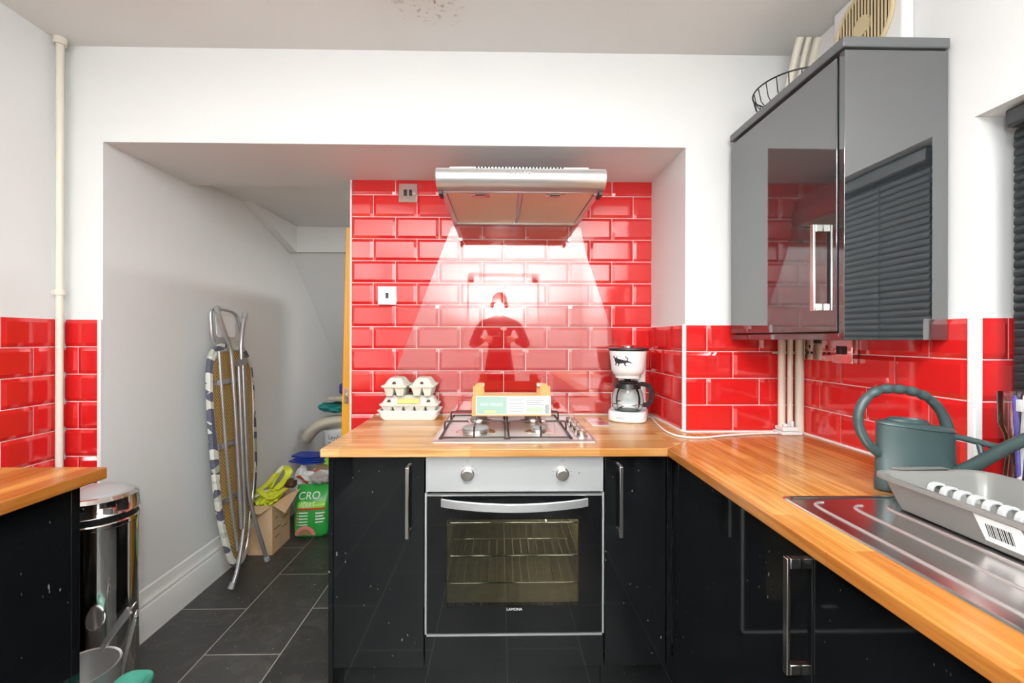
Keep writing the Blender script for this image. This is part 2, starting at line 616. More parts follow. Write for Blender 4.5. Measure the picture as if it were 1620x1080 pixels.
def make_ceiling():
    m = mat('ceiling_paint', (0.76, 0.755, 0.735), 0.7, bump=0.08, bscale=12)
    nt, p, mp = nodes_of(m)
    tc = [n for n in nt.nodes if n.type == 'TEX_COORD'][0]
    # mildew stain: spots inside a soft round area
    v = nt.nodes.new('ShaderNodeVectorMath'); v.operation = 'DISTANCE'
    v.inputs[1].default_value = (-0.235, 1.43, 2.35)
    nt.links.new(tc.outputs['Object'], v.inputs[0])
    r = nt.nodes.new('ShaderNodeMapRange')
    r.inputs[1].default_value = 0.03; r.inputs[2].default_value = 0.15
    r.inputs[3].default_value = 1; r.inputs[4].default_value = 0
    nt.links.new(v.outputs['Value'], r.inputs[0])
    nz = nt.nodes.new('ShaderNodeTexNoise')
    nz.inputs['Scale'].default_value = 55
    nz.inputs['Detail'].default_value = 5
    nt.links.new(tc.outputs['Object'], nz.inputs['Vector'])
    r2 = nt.nodes.new('ShaderNodeMapRange')
    r2.inputs[1].default_value = 0.56; r2.inputs[2].default_value = 0.72
    nt.links.new(nz.outputs[0], r2.inputs[0])
    ml = nt.nodes.new('ShaderNodeMath'); ml.operation = 'MULTIPLY'
    nt.links.new(r.outputs[0], ml.inputs[0]); nt.links.new(r2.outputs[0], ml.inputs[1])
    halo = nt.nodes.new('ShaderNodeMath'); halo.operation = 'MULTIPLY'; halo.inputs[1].default_value = 0.3
    nt.links.new(r.outputs[0], halo.inputs[0])
    m1 = nt.nodes.new('ShaderNodeMix'); m1.data_type = 'RGBA'
    m1.inputs[6].default_value = (0.76, 0.755, 0.735, 1); m1.inputs[7].default_value = (0.68, 0.60, 0.46, 1)
    nt.links.new(halo.outputs[0], m1.inputs[0])
    m2 = nt.nodes.new('ShaderNodeMix'); m2.data_type = 'RGBA'
    m2.inputs[7].default_value = (0.14, 0.10, 0.05, 1)
    nt.links.new(m1.outputs[2], m2.inputs[6]); nt.links.new(ml.outputs[0], m2.inputs[0])
    nt.links.new(m2.outputs[2], p.inputs['Base Color'])
    return m


M['ceiling'] = make_ceiling()


def make_clear(name, tint=(0.97, 0.99, 0.98), boost=0.0, ior=1.5, rough=0.0):
    m = bpy.data.materials.new(name)
    m.use_nodes = True
    nt = m.node_tree
    nt.nodes.clear()
    out = nt.nodes.new('ShaderNodeOutputMaterial')
    tr = nt.nodes.new('ShaderNodeBsdfTransparent'); tr.inputs[0].default_value = (*tint, 1)
    gl = nt.nodes.new('ShaderNodeBsdfGlossy'); gl.inputs['Roughness'].default_value = rough
    fr = nt.nodes.new('ShaderNodeFresnel'); fr.inputs[0].default_value = ior
    ad = nt.nodes.new('ShaderNodeMath'); ad.operation = 'ADD'; ad.inputs[1].default_value = boost; ad.use_clamp = True
    mx = nt.nodes.new('ShaderNodeMixShader')
    nt.links.new(fr.outputs[0], ad.inputs[0])
    nt.links.new(ad.outputs[0], mx.inputs[0])
    nt.links.new(tr.outputs[0], mx.inputs[1])
    nt.links.new(gl.outputs[0], mx.inputs[2])
    nt.links.new(mx.outputs[0], out.inputs[0])
    return m


M['glass'] = make_clear('clear_glass')
M['splash'] = make_clear('splashback_glass', boost=0.02, ior=1.55)
M['ovenglass'] = make_clear('tinted_oven_glass', tint=(0.60, 0.60, 0.55), boost=0.0, ior=1.5)
M['clearpl'] = make_clear('clear_plastic', tint=(0.985, 0.985, 0.99), boost=0.03, ior=1.4, rough=0.08)


def make_cover():
    m = mat('ironing_cover_print', (0.62, 0.62, 0.55), 0.8)
    nt, p, mp = nodes_of(m)
    mp.inputs['Scale'].default_value = (14, 14, 26)
    nz = nt.nodes.new('ShaderNodeTexVoronoi')
    nz.inputs['Scale'].default_value = 1.0
    nt.links.new(mp.outputs[0], nz.inputs['Vector'])
    cr = nt.nodes.new('ShaderNodeValToRGB')
    cr.color_ramp.interpolation = 'CONSTANT'
    e = cr.color_ramp.elements
    e[0].position = 0; e[0].color = (0.11, 0.11, 0.16, 1)
    e[1].position = 0.42; e[1].color = (0.66, 0.65, 0.58, 1)
    e2 = e.new(0.6); e2.color = (0.46, 0.50, 0.40, 1)
    e3 = e.new(0.72); e3.color = (0.70, 0.69, 0.64, 1)
    sx = nt.nodes.new('ShaderNodeSeparateColor')
    nt.links.new(nz.outputs['Color'], sx.inputs[0])
    nt.links.new(sx.outputs[0], cr.inputs[0])
    nt.links.new(cr.outputs[0], p.inputs['Base Color'])
    return m


def make_yellowmesh():
    m = mat('ochre_expanded_mesh', (0.45, 0.27, 0.05), 0.5, metal=0.2)
    nt, p, mp = nodes_of(m)
    w1 = nt.nodes.new('ShaderNodeTexWave'); w1.bands_direction = 'DIAGONAL'
    w1.inputs['Scale'].default_value = 36
    mp.inputs['Rotation'].default_value = (0, 0, 0)
    nt.links.new(mp.outputs[0], w1.inputs['Vector'])
    mpb = nt.nodes.new('ShaderNodeMapping')
    mpb.inputs['Scale'].default_value = (1, -1, 1)
    tc = [n for n in nt.nodes if n.type == 'TEX_COORD'][0]
    nt.links.new(tc.outputs['Object'], mpb.inputs[0])
    w2 = nt.nodes.new('ShaderNodeTexWave'); w2.bands_direction = 'DIAGONAL'
    w2.inputs['Scale'].default_value = 36
    nt.links.new(mpb.outputs[0], w2.inputs['Vector'])
    mm = nt.nodes.new('ShaderNodeMath'); mm.operation = 'MAXIMUM'
    nt.links.new(w1.outputs[1], mm.inputs[0]); nt.links.new(w2.outputs[1], mm.inputs[1])
    r = nt.nodes.new('ShaderNodeMapRange'); r.inputs[1].default_value = 0.6; r.inputs[2].default_value = 0.95
    nt.links.new(mm.outputs[0], r.inputs[0])
    mx = nt.nodes.new('ShaderNodeMix'); mx.data_type = 'RGBA'
    mx.inputs[6].default_value = (0.24, 0.13, 0.03, 1); mx.inputs[7].default_value = (0.72, 0.50, 0.16, 1)
    nt.links.new(r.outputs[0], mx.inputs[0])
    nt.links.new(mx.outputs[2], p.inputs['Base Color'])
    return m


M['cover'] = make_cover()
M['ymesh'] = make_yellowmesh()

# ================================================================== SETTING
YP = 1.69      # plane of the piers and the header over the opening
YT = 2.07      # tiled chimney-breast plane
XR = 1.16      # right wall
XL = -1.63     # left wall
CZ = 2.35      # ceiling height
HZ = 1.992     # underside of the header
WT = 0.90      # worktop level

b = MB(); b.box(-1.9, 1.6, -2.3, 5.6, -0.06, 0.0)
struct('floor', b, M['floor'])
b = MB(); b.box(-1.9, 1.6, -2.3, YP + 0.5, CZ, CZ + 0.08)
struct('ceiling', b, M['ceiling'])
b = MB(); b.box(XL - 0.15, XL, -2.3, YP, 0, CZ)
struct('wall_left', b, M['wall'])
b = MB(); b.box(XL - 0.15, -1.49, YP, 5.5, 0, CZ)
struct('wall_left_passage', b, M['wall'])
b = MB()
b.box(-1.49, 0.715, YP, 2.16, HZ, CZ)
struct('wall_back_header', b, M['wall'])
b = MB(); b.box(0.715, 1.5, YP, 2.3, 0, CZ)
struct('wall_back_pier', b, M['wall'])
b = MB(); b.box(-0.689, 0.715, YT + 0.010, 2.17, 0, HZ)
struct('wall_back', b, M['wall'])
b = MB(); b.box(-1.49, 0.5, 2.16, 3.3, 2.045, 2.12)
struct('ceiling_passage', b, M['wall'])
b = MB(); b.box(0.3, 0.4, 2.17, 5.5, 0, 2.05)
struct('wall_right_passage', b, M['wall'])
# stair bulkhead, boxed stringer and the sloping underside of the stairs
b = MB(); b.box(-1.49, 0.3, 3.15, 3.35, 1.862, 2.045)
struct('trim_3', b, M['wall'], bevel=0.003)
b = MB(); b.prism([(2.58, 2.045), (3.15, 1.862), (3.15, 2.045)], 'x', -1.49, -1.43)
struct('trim_4', b, M['trimw'], bevel=0.002)
b = MB(); b.prism([(3.19, 1.862), (3.35, 1.862), (5.5, 0.0), (5.35, -0.01), (5.2, 0.0)], 'x', -1.49, 0.3)
struct('ceiling_stairs', b, M['wall'])
# right wall around the window opening
WY0, WY1, WZ1 = -0.62, 1.06, 1.80
b = MB()
b.box(XR, XR + 0.22, WY1, YP, 0, CZ)
b.box(XR, XR + 0.22, -2.3, WY0, 0, CZ)
b.box(XR, XR + 0.22, WY0, WY1, 0, WT - 0.002)
b.box(XR, XR + 0.22, WY0, WY1, WZ1, CZ)
struct('wall_right', b, M['wall'])
b = MB(); b.box(-1.9, 1.6, -2.3, -2.1, 0, CZ)
struct('wall_rear', b, M['wall'])

# window in the recess behind the blind
w = bpy.data.objects.new('window_1', None); col.objects.link(w)
w.location = (1.32, 0.2, WT); w['kind'] = 'structure'
b = MB()
b.box(1.30, 1.36, WY0, WY0 + 0.06, WT, WZ1); b.box(1.30, 1.36, WY1 - 0.06, WY1, WT, WZ1)
b.box(1.30, 1.36, WY0, WY1, WT, WT + 0.06); b.box(1.30, 1.36, WY0, WY1, WZ1 - 0.06, WZ1)
b.box(1.30, 1.36, 0.19, 0.25, WT, WZ1)
b.build('window_frame', M['whitepl'], w, bevel=0.004)
b = MB(); b.box(1.328, 1.334, WY0 + 0.06, WY1 - 0.06, WT + 0.06, WZ1 - 0.06)
b.build('window_glass', M['glass'], w)

# door behind the camera, seen only in reflections
d = bpy.data.objects.new('door_1', None); col.objects.link(d)
d.location = (0.05, -2.1, 0); d['kind'] = 'structure'
b = MB(); b.box(-0.35, 0.45, -2.1, -2.065, 0.005, 2.03)
for zz0, zz1 in ((0.2, 0.85), (1.0, 1.85)):
    for xx in (-0.25, 0.10):
        b.box(xx, xx + 0.25, -2.066, -2.052, zz0, zz1)
b.build('door_leaf', M['trimw'], d, bevel=0.008)
b = MB(); b.box(-0.43, -0.35, -2.1, -2.05, 0, 2.11); b.box(0.45, 0.53, -2.1, -2.05, 0, 2.11); b.box(-0.43, 0.53, -2.1, -2.05, 2.03, 2.11)
b.build('door_frame', M['trimw'], d, bevel=0.005)
b = MB(); b.cyl((-0.29, -2.06, 1.0), (-0.29, -2.0, 1.0), 0.012); b.lathe([(0.001, 0), (0.02, 0.006), (0.026, 0.02), (0.02, 0.034), (0.001, 0.04)], (-0.29, -2.0, 0.98))
b.build('door_handle', M['chrome'], d)

# skirting in the recess (profiled)
prof = [(0, 0), (0.022, 0), (0.022, 0.125), (0.019, 0.133), (0.016, 0.135), (0.016, 0.148), (0.010, 0.156), (0.008, 0.17), (0.006, 0.2), (0.0, 0.205)]
b = MB(); b.prism([(-1.49 + p[0], p[1]) for p in prof], 'y', YP, 5.1)
struct('baseboard_left', b, M['trimw'])

# ---------------------------------------------------------------- tiles
PU, PV, GR, BV = 0.2030, 0.1025, 0.003, 0.013


def tiles(name, O, U, V, W, u0, u1, v0, rows, joint, top_cut=None):
    """rows counted from v0 upward; joint(row) gives one vertical joint position"""
    O, U, V, W = Vector(O), Vector(U), Vector(V), Vector(W)
    mb = MB()
    P = lambda u, v, w: O + U * u + V * v + W * w
    vtop = v0 + rows * PV if top_cut is None else top_cut
    g0, g1 = 0.0, 0.004
    mb.cur = 0
    c = [(u0, v0), (u1, v0), (u1, vtop), (u0, vtop)]
    mb.loft([[P(a, e, g0) for a, e in c], [P(a, e, g1) for a, e in c]])
    mb.cur = 1
    nr = int(math.ceil((vtop - v0) / PV - 1e-6))
    for r in range(nr):
        ju = joint(r)
        k0 = int(math.floor((u0 - ju) / PU)) - 1
        for k in range(k0, k0 + int((u1 - u0) / PU) + 4):
            a0, a1 = ju + k * PU + GR / 2, ju + (k + 1) * PU - GR / 2
            e0, e1 = v0 + r * PV + GR / 2, v0 + (r + 1) * PV - GR / 2
            h = lambda x, y: min(1.0, min(x - a0, a1 - x, y - e0, e1 - y) / BV)
            cl = lambda x, lo, hi: max(lo, min(hi, x))
            ca0, ca1, ce0, ce1 = cl(a0, u0, u1), cl(a1, u0, u1), cl(e0, v0, vtop), cl(e1, v0, vtop)
            if ca1 - ca0 < 0.004 or ce1 - ce0 < 0.004:
                continue
            us = [ca0, cl(a0 + BV, ca0, ca1), cl(a1 - BV, ca0, ca1), ca1]
            vs = [ce0, cl(e0 + BV, ce0, ce1), cl(e1 - BV, ce0, ce1), ce1]
            gridv = [P(x, y, 0.0055 + 0.0045 * max(0, h(x, y))) for y in vs for x in us]
            fs = []
            for j in range(3):
                if vs[j + 1] - vs[j] < 1e-6:
                    continue
                for i in range(3):
                    if us[i + 1] - us[i] < 1e-6:
                        continue
                    fs.append((j * 4 + i, j * 4 + i + 1, j * 4 + i + 5, j * 4 + i + 4))
            base = len(gridv)
            per = [0, 1, 2, 3, 7, 11, 15, 14, 13, 12, 8, 4]
            low = [P(us[q % 4], vs[q // 4], 0.003) for q in per]
            for i in range(12):
                j = (i + 1) % 12
                if (gridv[per[i]] - gridv[per[j]]).length > 1e-6:
                    fs.append((per[i], per[j], base + j, base + i))
            mb.add(gridv + low, fs)
    o = mb.build(name, [M['grout'], M['tile']], kind='structure', angle=8)
    return o


# chimney breast: ten full rows and a cut one
tiles('wall_back_tiles', (0, YT + 0.010, 0), (1, 0, 0), (0, 0, 1), (0, -1, 0), -0.689, 0.715, WT, 11,
      lambda r: (-0.486 if r % 2 == 0 else -0.589), top_cut=HZ)
tiles('wall_back_low_tiles', (0, YT + 0.010, 0), (1, 0, 0), (0, 0, 1), (0, -1, 0), -0.689, -0.577, WT - 2 * PV, 2,
      lambda r: (-0.486 if r % 2 == 0 else -0.589), top_cut=WT)
tiles('wall_pier_tiles', (0, YP, 0), (1, 0, 0), (0, 0, 1), (0, -1, 0), 0.712, XR, WT, 4, lambda r: (0.898 if r % 2 == 0 else 0.797))
tiles('wall_alcove_tiles', (0.715, 0, 0), (0, -1, 0), (0, 0, 1), (-1, 0, 0), -2.06, -(YP - 0.004), WT, 4, lambda r: (-1.90 if r % 2 == 0 else -1.80))
tiles('wall_right_tiles', (XR, 0, 0), (0, -1, 0), (0, 0, 1), (-1, 0, 0), -(YP - 0.01), -(WY1 + 0.006), WT, 4, lambda r: (-1.475 if r % 2 == 0 else -1.372))
tiles('wall_reveal_tiles', (0, WY1, 0), (1, 0, 0), (0, 0, 1), (0, -1, 0), XR + 0.006, 1.30, WT, 4, lambda r: (1.14 if r % 2 == 0 else 1.239))
zl = 1.325 - 6 * PV
tiles('wall_left_tiles', (XL, 0, 0), (0, 1, 0), (0, 0, 1), (1, 0, 0), -0.4, YP - 0.01, zl, 6, lambda r: (1.573 if r % 2 == 0 else 1.4715))
tiles('wall_left_pier_tiles', (0, YP, 0), (1, 0, 0), (0, 0, 1), (0, -1, 0), XL + 0.01, -1.50, zl, 6, lambda r: (-1.576 if r % 2 == 0 else -1.4745))
# sealant and tile-edge beads
b = MB()
b.box(XR - 0.013, XR + 0.008, WY1 - 0.013, WY1 + 0.006, WT, 1.312)
struct('trim_1', b, M['white'], bevel=0.003)
b = MB()
b.box(-1.502, -1.489, YP - 0.011, YP + 0.001, zl, 1.325)
struct('trim_2', b, M['trimw'], bevel=0.002)
b = MB()
b.box(-0.695, -0.687, YT - 0.003, YT + 0.012, WT - 0.1, HZ)
struct('trim_5', b, M['white'], bevel=0.002)
b = MB()
b.box(0.702, 0.715, YP - 0.011, YP + 0.001, WT, 1.312)
struct('trim_6', b, M['white'], bevel=0.002)
b = MB()
b.box(-0.57, 0.71, YT - 0.004, YT + 0.004, WT, WT + 0.005)
b.box(0.70, 0.708, YP, YT, WT, WT + 0.005)
b.box(0.712, XR, YP - 0.014, YP - 0.006, WT, WT + 0.005)
b.box(XR - 0.014, XR - 0.006, WY1, YP, WT, WT + 0.005)
struct('trim_7', b, M['white'])

# ceiling lamps (out of view, they light the room)
for (x, y, r, lab) in ((0.0, 0.05, 0.19, 'round white ceiling lamp above the kitchen floor'),):
    t = thing('ceiling_lamp', lab, 'ceiling lamp', (x, y, CZ))
    b = MB(); b.lathe([(0.001, 0), (r, 0), (r, -0.045), (r - 0.01, -0.05), (r - 0.015, -0.045), (r - 0.015, -0.02), (0.001, -0.02)], (x, y, CZ), n=48)
    b.build('lamp_body', M['white'], t)

# ================================================================== FITTED KITCHEN
# worktop: one continuous L (two jointed slabs)
t = thing('worktop', 'L-shaped oiled oak block worktop carrying hob and drainer', 'worktop', (0.2, 1.7, WT - 0.027))
b = MB(); b.prism([(-0.575, 1.43), (0.549, 1.43), (0.7125, 1.60), (0.7125, 2.079), (-0.575, 2.079)], 'z', WT - 0.027, WT)
b.build('front_slab', M['wood'], t, bevel=0.003, seg=3)
b = MB(); b.prism([(0.5495, 1.43), (0.5495, -0.75), (XR, -0.75), (XR, YP), (0.7135, YP), (0.7135, 1.60)], 'z', WT - 0.027, WT)
b.build('return_slab', M['wood_r'], t, bevel=0.003, seg=3)
# the tiled sill in the recess
b = MB(); b.box(XR, 1.30, WY0, WY1, WT - 0.002, WT + 0.003)
struct('trim_8', b, M['wood_r'])

YF = 1.483     # door fronts, cooker side
ZB, ZT = 0.157, 0.868


def bar_handle(parent, mount, axis_out, z0, z1, wdt=0.012, out=0.030):
    """flat bar on two posts; mount = (x, y) of the door face; axis_out unit xy"""
    b = MB()
    ox, oy = axis_out
    mx, my = mount
    px, py = -oy, ox
    def bx(o0, o1, w, za, zb):
        xs = [mx + ox * o0 + px * w, mx + ox * o1 + px * w, mx + ox * o0 - px * w, mx + ox * o1 - px * w]
        ys = [my + oy * o0 + py * w, my + oy * o1 + py * w, my + oy * o0 - py * w, my + oy * o1 - py * w]
        b.box(min(xs), max(xs), min(ys), max(ys), za, zb)
    bx(out - 0.007, out, wdt / 2, z0, z1)
    bx(0, out - 0.0072, wdt / 2, z0, z0 + 0.02)
    bx(0, out - 0.0072, wdt / 2, z1 - 0.02, z1)
    return b.build('handle', M['handle'], parent, bevel=0.0015)


# cabinet left of the oven
t = thing('base_cabinet', 'black gloss base cabinet left of the oven', 'cabinet', (-0.41, 1.76, 0))
b = MB(); b.box(-0.552, -0.252, YF + 0.02, 2.07, 0.15, 0.872); b.box(-0.568, -0.5525, YF, 2.07, 0.0, 0.872)
b.build('body', M['blackgloss'], t, bevel=0.001)
b = MB(); b.box(-0.551, -0.2505, YF, YF + 0.019, ZB, ZT)
dr = b.build('door', M['blackgloss'], t, bevel=0.0015)
bar_handle(dr, (-0.302, YF), (0, -1), 0.598, 0.833)
b = MB(); b.box(-0.552, -0.249, YF + 0.055, YF + 0.07, 0.0, 0.15)
b.build('plinth', M['blackgloss'], t)

# cabinet right of the oven
t = thing('base_cabinet', 'narrow black gloss cabinet right of the oven, up to the corner', 'cabinet', (0.46, 1.76, 0))
b = MB(); b.box(0.356, 0.585, YF + 0.02, 2.07, 0.15, 0.872); b.box(0.566, 0.5835, YF - 0.002, YF + 0.019, ZB, ZT)
b.build('body', M['blackgloss'], t, bevel=0.001)
b = MB(); b.box(0.3565, 0.563, YF, YF + 0.019, ZB, ZT)
dr = b.build('door', M['blackgloss'], t, bevel=0.0015)
bar_handle(dr, (0.405, YF), (0, -1), 0.598, 0.833)
b = MB(); b.box(0.354, 0.64, YF + 0.055, YF + 0.07, 0.0, 0.15)
b.build('plinth', M['blackgloss'], t)

# cabinet under the right-hand run, far and near units
XF = 0.585
t = thing('base_cabinet', 'black gloss cabinet under the return worktop, nearer the corner', 'cabinet', (0.87, 1.1, 0))
b = MB(); b.box(XF + 0.02, 1.15, 0.815, 1.46, 0.15, 0.872)
b.box(XF + 0.0, XF + 0.019, 1.435, 1.478, ZB, ZT)
b.build('body', M['blackgloss'], t, bevel=0.001)
b = MB(); b.box(XF, XF + 0.019, 0.8165, 1.432, ZB, ZT)
dr = b.build('door', M['blackgloss'], t, bevel=0.0015)
bar_handle(dr, (XF, 0.852), (-1, 0), 0.606, 0.832, out=0.028, wdt=0.014)
b = MB(); b.box(XF + 0.055, XF + 0.07, 0.815, 1.538, 0.0, 0.15)
b.build('plinth', M['blackgloss'], t)
t = thing('base_cabinet', 'black gloss cabinet under the drainer, nearest the camera', 'cabinet', (0.87, 0.5, 0))
b = MB(); b.box(XF + 0.02, 1.15, -0.7, 0.812, 0.15, 0.872)
b.build('body', M['blackgloss'], t, bevel=0.001)
b = MB(); b.box(XF, XF + 0.019, 0.2165, 0.8135, ZB, ZT)
b.build('door', M['blackgloss'], t, bevel=0.0015)
b = MB(); b.box(XF, XF + 0.019, -0.7, 0.2135, ZB, ZT)
b.build('door', M['blackgloss'], t, bevel=0.0015)
b = MB(); b.box(XF + 0.055, XF + 0.07, -0.7, 0.813, 0.0, 0.15)
b.build('plinth', M['blackgloss'], t)

# left-hand unit and its worktop
t = thing('base_cabinet', 'black base cabinet on the left under its own oak worktop', 'cabinet', (-1.38, 0.6, 0))
b = MB(); b.box(XL + 0.01, -1.158, -0.6, 1.215, 0.12, 0.868)
b.build('body', M['carcass'], t, bevel=0.001)
b = MB(); b.box(-1.157, -1.138, 0.0, 1.195, 0.005, 0.868)
b.build('side_panel', M['blackgloss'], t, bevel=0.001)
b = MB(); b.box(-1.159, -1.137, 1.1975, 1.222, 0.005, 0.868); b.box(XL + 0.01, -1.16, 1.2165, 1.222, 0.0, 0.868)
b.build('end_post', M['blackgloss'], t, bevel=0.001)
t2 = thing('worktop', 'short oak block worktop along the left wall', 'worktop', (-1.36, 0.4, WT - 0.027))
b = MB(); b.box(XL + 0.011, -1.082, -0.65, 1.243, WT - 0.032, WT)
b.build('slab', M['wood_r'], t2, bevel=0.004, seg=3)

# ---------------------------------------------------------------- built-in oven
t = thing('oven', 'built-in stainless single oven with black glass door under the hob', 'oven', (0.053, 1.76, 0))
X0, X1 = -0.2445, 0.3500
b = MB(); b.box(X0, X1, YF - 0.004, YF + 0.02, 0.744, 0.8655)
b.build('control_panel', M['steelpanel'], t, bevel=0.0015)
for kx, nm in ((-0.105, 'left'), (0.212, 'right')):
    b = MB()
    c = (kx, YF - 0.004, 0.804)
    b.cyl((kx, YF - 0.0042, 0.8035), (kx, YF - 0.010, 0.8035), 0.0225, 0.0225, 40)
    b.cyl((kx, YF - 0.010, 0.8035), (kx, YF - 0.026, 0.8035), 0.0195, 0.0175, 40)
    kn = b.build('knob', M['handle'], t, bevel=0.001)
    yk = YF - 0.0045
    for an in ((-60, -30, 30, 60, 90, 180) if nm == 'left' else (-150, -100, -75, 75, 100, 150)):
        a = radians(an)
        b = MB(); b.box(kx + 0.031 * sin(a) - 0.0028, kx + 0.031 * sin(a) + 0.0028, yk - 0.0004, yk, 0.8035 + 0.031 * cos(a) - 0.0007, 0.8035 + 0.031 * cos(a) + 0.0007)
        b.build('dial_mark', M['grey'], t)
    b = MB()
    if nm == 'left':
        for q in range(4):
            a = q * pi / 2
            b.cyl((kx + 0.0032 * cos(a), yk, 0.848 + 0.0032 * sin(a)), (kx + 0.0032 * cos(a), yk - 0.0004, 0.848 + 0.0032 * sin(a)), 0.0013, n=10)
    else:
        b.box(kx - 0.004, kx + 0.004, yk - 0.0004, yk, 0.8435, 0.8442); b.box(kx - 0.004, kx + 0.004, yk - 0.0004, yk, 0.851, 0.8517)
        b.box(kx - 0.0045, kx - 0.0038, yk - 0.0004, yk, 0.8435, 0.8517); b.box(kx + 0.0038, kx + 0.0045, yk - 0.0004, yk, 0.8435, 0.8517)
    b.build('dial_symbol', M['grey'], t)
b = MB(); b.cyl((0.268, YF - 0.0042, 0.8065), (0.268, YF - 0.0055, 0.8065), 0.0018, n=14)
b.build('indicator_light', M['darkink'], t)
# door: steel edge frame, black glass border, clear window
DZ0, DZ1 = 0.274, 0.7305
b = MB(); b.box(X0 - 0.002, X0 + 0.004, YF - 0.006, YF + 0.02, DZ0 - 0.003, 0.742); b.box(X1 - 0.004, X1 + 0.002, YF - 0.006, YF + 0.02, DZ0 - 0.003, 0.742)
b.box(X0 + 0.004, X1 - 0.004, YF - 0.006, YF + 0.02, DZ0 - 0.010, DZ0 - 0.004)
b.box(X0 + 0.004, X1 - 0.004, YF - 0.0062, YF + 0.018, DZ1 + 0.001, DZ1 + 0.0035)
b.build('door_frame', M['steelpanel'], t)
WX0, WX1, WZ0, WZb = -0.175, 0.268, 0.362, 0.652
b = MB()
b.box(X0 + 0.0045, WX0, YF - 0.005, YF + 0.018, DZ0, DZ1); b.box(WX1, X1 - 0.0045, YF - 0.005, YF + 0.018, DZ0, DZ1)
b.box(WX0, WX1, YF - 0.005, YF + 0.018, DZ0, WZ0); b.box(WX0, WX1, YF - 0.005, YF + 0.018, WZb, DZ1)
M['ovenblack'] = mat('black_oven_glass', (0.004, 0.004, 0.005), 0.02, ior=1.6)
dr = b.build('door', M['ovenblack'], t)
b = MB(); b.box(WX0, WX1, YF - 0.0048, YF - 0.001, WZ0, WZb)
b.build('door_window', M['ovenglass'], dr)
text_mesh('lettering', 'LAMONA', 0.0125, (0.052, YF - 0.0052, 0.352), (1, 0, 0), (0, 0, 1), M['white'], dr, label='white capital lettering on the oven door')
hb = MB()
pts_f, n_ = [], 24
ring = []
for i in range(n_ + 1):
    s_ = i / n_
    x = -0.192 + s_ * 0.488
    bow = 0.052 * sin(pi * s_) ** 0.8 if 0 < s_ < 1 else 0
    yo = YF - 0.006 - 0.004 - bow
    ring.append([(x, yo - 0.010, 0.700), (x, yo, 0.700), (x, yo, 0.7255), (x, yo - 0.010, 0.7255)])
hb.loft(ring)
hb.build('handle', M['steelpanel'], dr, bevel=0.001)
# cavity
b = MB(); b.box(-0.20, 0.30, YF + 0.45, YF + 0.46, 0.30, 0.72); b.box(-0.21, -0.20, YF + 0.02, YF + 0.46, 0.30, 0.72)
b.box(0.30, 0.31, YF + 0.02, YF + 0.46, 0.30, 0.72); b.box(-0.20, 0.30, YF + 0.02, YF + 0.45, 0.30, 0.31); b.box(-0.20, 0.30, YF + 0.02, YF + 0.45, 0.71, 0.72)
cv = b.build('cavity', M['oven_cav'], t)
for zz in (0.405, 0.50, 0.615):
    b = MB()
    b.tube([(-0.19, YF + 0.06, zz), (0.29, YF + 0.06, zz)], 0.0035, 8)
    b.tube([(-0.19, YF + 0.40, zz), (0.29, YF + 0.40, zz)], 0.003, 8)
    for i in range(17):
        xx = -0.18 + i * 0.46 / 16
        b.tube([(xx, YF + 0.06, zz), (xx, YF + 0.40, zz)], 0.0015, 6)
    b.build('shelf', M['chrome'], t)
pl = bpy.data.lights.new('oven_fill_light', 'POINT'); pl.energy = 2.2; pl.shadow_soft_size = 0.02; pl.color = (1.0, 0.88, 0.66)  # added warm fill that brightens the cavity and shelves
po = bpy.data.objects.new('oven_fill_light', pl); po.location = (0.22, YF + 0.25, 0.69); col.objects.link(po)
b = MB(); b.box(X0 - 0.002, X1 + 0.002, YF, YF + 0.019, ZB, 0.2625)
t = tag(b.build('filler_panel', M['blackgloss'], None, bevel=0.001), 'black gloss filler panel under the oven door', 'panel')
b = MB(); b.box(-0.248, 0.353, YF + 0.055, YF + 0.07, 0.0, 0.15)
tag(b.build('plinth', M['blackgloss'], None), 'black plinth board below the oven at the floor', 'plinth')

# ---------------------------------------------------------------- gas hob
t = thing('gas_hob', 'stainless four-burner gas hob set in the oak worktop', 'hob', (0.05, 1.76, WT))
hx0, hx1, hy0, hy1 = -0.231, 0.337, 1.515, 2.015
b = MB()
rings = []
for ins, z in ((0, WT), (0, WT + 0.003), (0.012, WT + 0.008), (0.02, WT + 0.006), (0.022, WT + 0.0055)):
    rings.append([(p[0], p[1], z) for p in rrect(hx1 - hx0 - 2 * ins, hy1 - hy0 - 2 * ins, 0.008, 4, (hx0 + hx1) / 2, (hy0 + hy1) / 2)])
b.loft(rings)
b.build('hob_plate', M['hobsteel'], t, angle=3)
for (bx_, by_, r_, nm) in ((-0.088, 1.665, 0.052, 'large'), (0.148, 1.665, 0.028, 'small'), (-0.085, 1.885, 0.038, 'medium'), (0.143, 1.885, 0.038, 'medium')):
    b = MB()
    z0 = WT + 0.0056
    b.lathe([(r_ + 0.022, z0), (r_ + 0.012, z0 + 0.003), (r_ + 0.004, z0 + 0.002), (r_, z0 + 0.003), (r_, z0 + 0.012), (r_ - 0.004, z0 + 0.014), (0.001, z0 + 0.014)], (bx_, by_, 0))
    bb = b.build('burner', M['handle'], t)
    b = MB()
    b.lathe([(r_ - 0.005, z0 + 0.0142), (r_ - 0.003, z0 + 0.018), (r_ - 0.008, z0 + 0.021), (0.001, z0 + 0.0215)], (bx_, by_, 0))
    b.build('burner_cap', M['grey'], bb)
